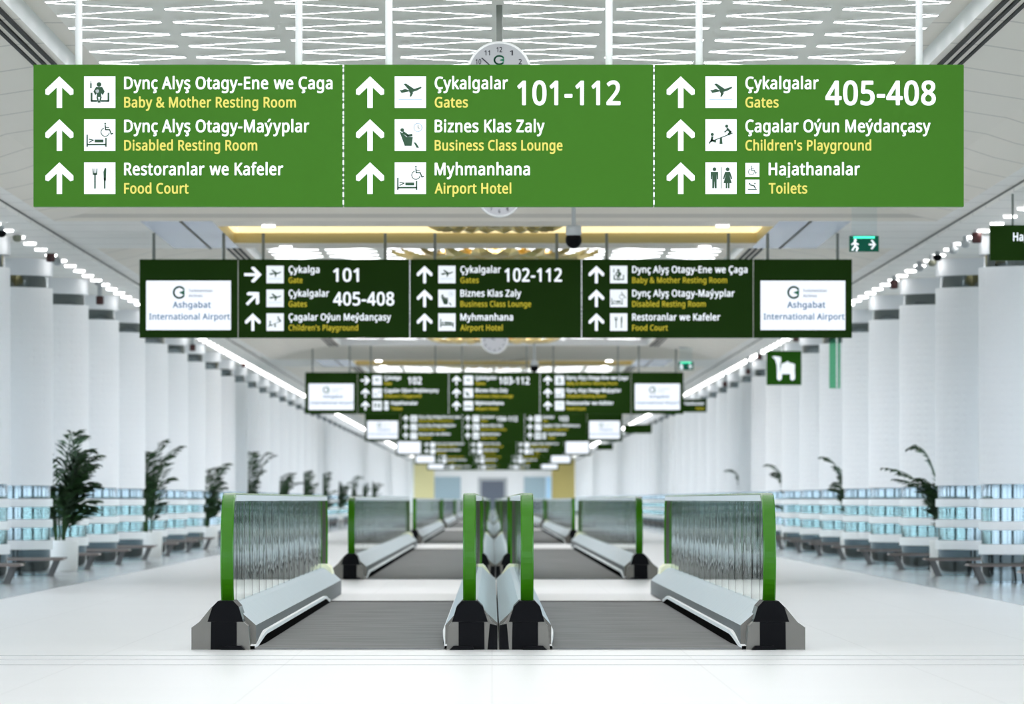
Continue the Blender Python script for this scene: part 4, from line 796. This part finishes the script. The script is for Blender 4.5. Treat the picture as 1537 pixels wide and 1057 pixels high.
def rod(root, x, Y, top, m, r):
    z = zc(root.location.x+x, Y); z = z if z < 3.5 else 3.53
    if z == 3.10 and abs(x) < 3.1 and RECESS[0] < (Y-66.5) % 62+66.5 < RECESS[1]: z = 3.34
    hgt = Z(z)-top
    mb = MB(); mb.lathe([(r, -.002), (r, hgt)], m, 12, c=(x, TH/2, 0)); mb.build('hanger_rod', root, recalc=False)
def joint_strip(root, x):
    mb = MB(); z = -.004; rr = random.Random(3)
    mb.box(x-.003, x+.003, .02, .06, -PH, 0, 'grey_plastic')
    while z > -PH+.02:
        h = rr.choice((.012, .02, .03)); mb.box(x-.0055, x+.0055, .004, .02, max(z-h, -PH), z, 'letter_white'); z -= h+rr.choice((.008, .02))
    mb.build('joint_strip', root, recalc=False)
def big_sign(Y, xc, rows3, screens, label, bright=False, detail=True, arrows=None):
    ztop = Z(654/234.0)
    root = empty('direction_sign', (xc, Y, ztop), label, 'direction sign', 'hanging direction signs')
    pitch = 466.3*PX
    for k in range(3):
        x0 = (k-1.5)*pitch+1.1*PX
        panel(root, x0, rows3[k], bright, detail, arrows[k] if arrows else ('u', 'u', 'u'))
        for q in (67, 398): rod(root, x0+q*PX, Y+TH/2, ztop, 'white_metal' if bright else 'rod_grey', .023 if bright else .018)
        if k: joint_strip(root, (k-1.5)*pitch)
    if screens:
        w = 266*PX
        for x0 in (-1.5*pitch-w-.006, 1.5*pitch+.006):
            screen(root, x0, detail)
            for q in (38, 228): rod(root, x0+q*PX, Y+TH/2, ztop, 'rod_grey', .018)
    return root
big_sign(36.5, (748.5-738.5)/234, [[BABY, DIS, FOOD], [GATES('101-112', 155), BIZ, HOTEL()], [GATES('405-408', 166, 256), PLAY, WCS]], False,
         'bright green three-panel sign listing gates 101-112 and 405-408, hung on white rods', True)
S2 = 58.3
big_sign(66.0, .043, [[GATE('101', 70), GATES('405-408', 166, 257), PLAY], [GATES('102-112', 156, 256), BIZ, HOTEL('bed')], [BABY, DIS, FOOD]], True,
         'dark green sign with two white screens listing gates 101, 405-408 and 102-112', arrows=[('r', 'd', 'u'), ('u',)*3, ('u',)*3])
big_sign(66+S2, .05, [[GATE('102', 70), PLAY, WCS], [GATES('103-112', 156, 256), BIZ, HOTEL('bed')], [BABY, DIS, FOOD]], True,
         'dark green sign with two white screens listing gates 102 and 103-112', arrows=[('r', 'u', 'u'), ('u',)*3, ('u',)*3])
for k in range(4):
    big_sign(66+S2*(2+k), .05, [[BABY, DIS, FOOD], [GATES('%d-112' % (104+k), 156, 256), BIZ, HOTEL('bed')], [GATE(str(103+k), 70), PLAY, WCS]], True,
             'small blurred green sign with white screens, %s beyond the sign for gates 103-112' % ORD[k], detail=(k < 1), arrows=[('u',)*3, ('u',)*3, ('r', 'u', 'u')])
# small side signs
def small_sign(name, px, py, wpx, hpx, Y, label, cat, m='sign_dark', text=None, cart=False):
    s = F/Y; w, h = wpx/s, hpx/s; x = (px-738.5)/s; zt = Z((751-py)/s)+h/2
    root = empty(name, (x, Y, zt), label, cat, 'small hanging signs')
    mb = MB(); mb.box(-w/2, w/2, 0, .10, -h, 0, m); p = mb.build('sign_panel', root)
    rx = 0 if cart else -w*.24; zz = Z(min(zc(x+rx, Y+.05), 3.53)); mb = MB(); mb.lathe([(.012, -.002), (.012, zz-zt)], 'rod_grey', 10, c=(rx, .05, 0)); mb.build('hanger_rod', root, recalc=False)
    y = -.004
    if text:
        mb = MB(); text_into(mb, text[0], w*-.24, w*.62, -h*.45, h*.24, y, 'letter_white'); mb.build('white_lettering', p, recalc=False)
        mb = MB(); text_into(mb, text[1], w*.10, w*.28, -h*.82, h*.22, y, 'letter_gold'); mb.build('yellow_lettering', p, recalc=False)
    if cart:
        mb = MB(); f = lambda u, v: (-w/2+w*u, -h+h*v)
        poly(mb, [f(.15, .84), f(.24, .85), f(.40, .82), f(.41, .70), f(.38, .62), f(.37, .25), f(.30, .25), f(.29, .58), f(.24, .74)], y, 'tile_white')
        poly(mb, [f(.37, .32), f(.80, .32), f(.81, .60), f(.74, .64), f(.66, .65), f(.60, .70), f(.53, .66), f(.42, .62)], y, 'tile_white')
        for u in (.36, .74): disc(mb, *f(u, .2), .065*w, y, 'tile_white'); poly(mb, [f(u-.06, .2), f(u+.07, .2), f(u+.07, .34), f(u-.06, .34)], y, 'tile_white')
        mb.build('cart_pictogram', p, recalc=False)
    return root
small_sign('toilet_sign', 1552, 364.5, 131, 53, 56.4, 'dark green toilet sign cut off at the right picture edge', 'sign', text=('Hajathanalar', 'Toilets'))
small_sign('toilet_sign', 1039, 609, 48, 19.5, 153, 'small dark green sign just right of the third direction sign', 'sign', text=('Hajathanalar', 'Toilets'))
small_sign('side_sign', 958, 644, 42, 13, 203.3, 'small plain green sign right of the fourth direction sign', 'sign')
small_sign('side_sign', 909, 671, 26, 9, 268, 'tiny far green sign right of the fifth direction sign', 'sign')
small_sign('cart_sign', 1177, 552.5, 52, 51, 101.7, 'green square sign with a white luggage trolley pictogram', 'sign', m='sign_mid', cart=True)
# glass blade by the right columns
yb = 88.0; sb = F/yb
root = empty('hanging_glass_blade', (514.5/sb, yb, Z(3.04)), 'green glass blade hanging from the ceiling near the right columns', 'hanging sign')
mb = MB(); mb.box(-.085, .085, 0, .012, -1.31, -.05, 'blade_glass'); mb.build('glass_sheet', root)
mb = MB(); mb.box(.02, .045, -.012, 0.024, -1.3, 0, 'white_metal'); mb.build('hanger_strip', root)
# exit signs
def exit_sign(Y, px, py, label):
    s = F/Y; w, h = .325, .175; x = (px-738.5)/s; zt = Z((751-py)/s)+h/2
    root = empty('exit_sign', (x, Y, zt), label, 'exit sign', 'green exit signs')
    mb = MB(); mb.box(-w/2, w/2, 0, .03, -h, 0, 'exit_green'); mb.box(-w*.36, w*.36, -.004, -.0005, -h*.17, -h*.03, 'exit_glow'); p = mb.build('sign_panel', root)
    mb = MB(); y = -.006
    poly(mb, [(w*.16, -h*.50), (w*.34, -h*.50), (w*.34, -h*.60), (w*.16, -h*.60)], y, 'letter_white')
    for q in (1, -1): poly(mb, [(w*.40, -h*.55), (w*.28, -h*(.55-.30*q)), (w*.22, -h*(.55-.28*q)), (w*.32, -h*.55)], y, 'letter_white')
    mb.build('arrow', p, recalc=False); mb = MB()
    disc(mb, -w*.30, -h*.28, h*.09, y, 'letter_white')
    stroke(mb, [(-w*.32, -h*.38), (-w*.30, -h*.62), (-w*.22, -h*.78), (-w*.26, -h*.95)], h*.12, y, 'letter_white'); stroke(mb, [(-w*.30, -h*.62), (-w*.40, -h*.9)], h*.11, y, 'letter_white'); stroke(mb, [(-w*.42, -h*.55), (-w*.32, -h*.42), (-w*.2, -h*.55)], h*.09, y, 'letter_white')
    mb.build('running_figure', p, recalc=False)
    top = Z(zc(x, Y))-zt
    mb = MB(); mb.box(-w*.42, w*.44, .01, .02, -.001, top, 'window_glass'); mb.build('glass_bracket', root)
    mb = MB(); mb.box(-w*.46, w*.47, .005, .025, top-.02, top, 'grey_plastic'); mb.build('ceiling_rail', root)
exit_sign(62.6, 1297, 366, 'green running-figure exit sign on a glass bracket, right of the near dark sign')
exit_sign(122.0, 1029.5, 549.5, 'small far green exit sign above the right end of the third direction sign')
# clocks
def clock(Y, py, R, label, stem=True):
    x = (749.5-738.5)/F*Y if Y < 70 else .05
    root = empty('hanging_clock', (x, Y, Z((751-py)/(F/Y))), label, 'clock', 'round hanging clocks')
    mb = MB(); mb.lathe([(R*.9, .0), (R, .01), (R, .10), (R*.9, .12)], 'clock_rim', 48, axis='Y'); mb.lathe([(R*.93, -.012), (R, -.012), (R, .02)], 'white_metal', 48, axis='Y'); mb.build('case', root, recalc=False)
    mb = MB(); disc(mb, 0, 0, R*.93, -.014, 'clock_face', 48); f = mb.build('dial', root, recalc=False)
    mb = MB()
    for hnum in range(1, 13):
        a = math.radians(90-30*hnum); t = str(hnum); ww = R*(.10 if hnum < 10 else .17)
        text_into(mb, t, R*.74*math.cos(a)-ww/2, ww, R*.74*math.sin(a)-R*.08, R*.16, -.016, 'ink', .006)
    mb.build('numerals', f, recalc=False)
    mb = MB()
    for ang, ln, wd in ((150, .5, .05), (138, .72, .035)):
        a = math.radians(ang); stroke(mb, [(0, 0), (R*ln*math.cos(a), R*ln*math.sin(a))], R*wd, -.019, 'ink')
    mb.build('clock_hands', f, recalc=False)
    mb = MB(); stroke(mb, [(R*.15*math.cos(q), R*.42+R*.13*math.sin(q)) for q in [.6+.28*j for j in range(19)]], R*.05, -.016, 'logo_green'); poly(mb, [(0, R*.42), (R*.15, R*.48), (R*.15, R*.36)], -.016, 'logo_green'); mb.build('dial_logo', f, recalc=False)
    top = Z(zc(x, Y))-root.location.z
    mb = MB(); mb.lathe([(.022, R*.98), (.022, top)], 'rod_grey', 14, c=(0, .06, 0)); mb.build('stem', root, recalc=False)
clock(40.5, 111, .232, 'round white clock with black numerals rising behind the bright green sign')
clock(60.0, 292.6, .235, 'round white clock showing its lower edge below the bright green sign')
clock(110.0, 510.5, .265, 'blurred round white clock below the near dark green sign')
# pan-tilt cameras
def ptz(Y, px, py, label):
    s = F/Y; x = (px-738.5)/s; z = Z((751-py)/s)
    root = empty('dome_camera', (x, Y, z), label, 'security camera', 'hanging dome cameras')
    mb = MB(); mb.lathe([(0, -.09), (.035, -.083), (.065, -.062), (.085, -.03), (.09, 0), (.088, .03), (.08, .055)], 'black', 28); mb.lathe([(.02, -.0905), (.025, -.0885)], 'dark_steel', 16); mb.build('dome', root, recalc=False)
    mb = MB(); mb.lathe([(.08, .056), (.086, .07), (.086, .15), (.07, .165), (.03, .17)], 'grey_plastic', 28); mb.build('housing', root, recalc=False)
    top = Z(zc(x, Y))-z
    mb = MB(); mb.lathe([(.022, .165), (.022, top)], 'grey_plastic', 14); mb.lathe([(.06, top-.03), (.06, top)], 'grey_plastic', 16); mb.build('stem', root, recalc=False)
ptz(62.6, 861, 361, 'black dome security camera on a grey stem above the near dark sign')
ptz(124.2, 802, 553, 'far black dome security camera above the third direction sign')
# ceiling fixtures along the two spotlight rows
def fixture(kind, px, py, label):
    sgn = -1 if px < 738 else 1; s = abs(px-738.5)/5.44; Y = F/s; z = Z((751-py)/s); x = sgn*5.44
    top = Z(3.04)-z; r = .055
    if kind == 'red':
        root = empty('ceiling_beacon', (x, Y, z), label, 'ceiling beacon', 'dark red ceiling beacons'); m = 'dark_red'
    else:
        root = empty('ceiling_sensor', (x, Y, z), label, 'ceiling sensor', 'small ceiling sensors'); m = {'black': 'black', 'olive': 'olive_grey', 'grey': 'grey_plastic'}[kind]
    mb = MB()
    if kind == 'red': mb.lathe([(0, -.06), (r*.8, -.058), (r, -.045), (r, .05), (r*.9, .058)], m, 20)
    else: mb.lathe([(0, -.05), (r*.6, -.043), (r*.95, -.02), (r, 0), (r, .025)], m, 20)
    mb.build('body', root, recalc=False)
    mb = MB(); mb.lathe([(.03, .025), (.03, max(top, .06))], 'grey_plastic', 14); mb.build('base', root, recalc=False)
for kd, px, py, lb in (('red', 76, 386, 'dark red beacon nearest the camera in the left spotlight row'), ('red', 150, 451, 'dark red beacon hanging above the third left column'),
        ('red', 289, 522, 'small dark red beacon under the left end of the near dark sign'), ('red', 366, 547, 'small far dark red beacon along the left spotlights'),
        ('red', 1466, 357, 'dark red beacon beside the cut-off toilet sign'), ('red', 1342, 427, 'dark red beacon right of the near right screen'),
        ('red', 1195, 508, 'dark red beacon just under the near right screen'), ('red', 1140, 536, 'small dark red beacon left of the trolley sign'),
        ('red', 1123, 558, 'small low dark red beacon left of the trolley sign'), ('red', 1088, 577, 'tiny far dark red beacon along the right spotlights'),
        ('black', 2, 350, 'black ceiling sensor at the left picture edge'), ('olive', 26, 357, 'olive ceiling sensor nearest the left picture edge'),
        ('grey', 86, 393, 'grey ceiling sensor beside the nearest left red beacon'), ('grey', 148, 424, 'grey ceiling sensor among the left spotlights left of the near screen'),
        ('grey', 1449, 366, 'grey ceiling sensor left of the beacon beside the toilet sign'), ('grey', 1431, 375, 'small grey ceiling sensor second left of the toilet sign'),
        ('black', 1407, 386, 'black ceiling sensor among the right spotlights'), ('olive', 1399, 394, 'olive ceiling sensor just left of the black right one'), ('grey', 1380, 402, 'grey ceiling sensor among the right spotlights, right of the red beacon')):
    fixture(kd, px, py, lb)
# recessed spotlights
sp0 = None
def make_spot():
    mb = MB(); mb.lathe([(.066, .008), (.072, .014), (.072, .036)], 'lamp_white', 20); mb.lathe([(.074, .030), (.086, .034), (.086, .04)], 'white_metal', 20)
    return mb.build('recessed_spotlight', recalc=False)
rest = MB()
for sgn in (-1, 1):
    ystart = 62.2 if sgn < 0 else 59.0
    for k in range(205):
        y = ystart+1.6*k; x = XC+sgn*5.48
        if k < 148:
            if k < 20: lab = 'bright round ceiling spotlight, %s from the camera in the %s row' % (ORD[k], SIDE[sgn]); g = 'near spotlights of the %s ceiling row' % SIDE[sgn]
            else: lab = 'small far ceiling spotlight of the %s row, beyond its twentieth' % SIDE[sgn]; g = 'far spotlights of the %s ceiling row' % SIDE[sgn]
            if sp0 is None: sp0 = make_spot(); o = sp0
            else: o = sp0.copy(); COL.objects.link(o)
            o.location = (x, y, Z(3.0)); tag(o, lab, 'spotlight', g)
        else: rest.lathe([(.078, 0), (.078, .04)], 'lamp_white', 8, c=(x, y, Z(3.0)))
tag(rest.build('recessed_spotlight', recalc=False), 'the most distant tiny spotlights of both ceiling rows', 'spotlight', kind='stuff')
# downlights in the flat bays
for n in range(0, 4):
    for yy, yn in ((63.9, 'near'), (69.25, 'far')):
        for sx in (-1, 1):
            o = sp0.copy(); o.name = 'downlight'; COL.objects.link(o); o.location = (XC+sx*2.55, yy+62*n, Z(3.06))
            tag(o, 'round downlight at the %s %s corner of the %s gold recess' % (yn, SIDE[sx], ORD[n]), 'downlight', 'downlights around the gold recesses')
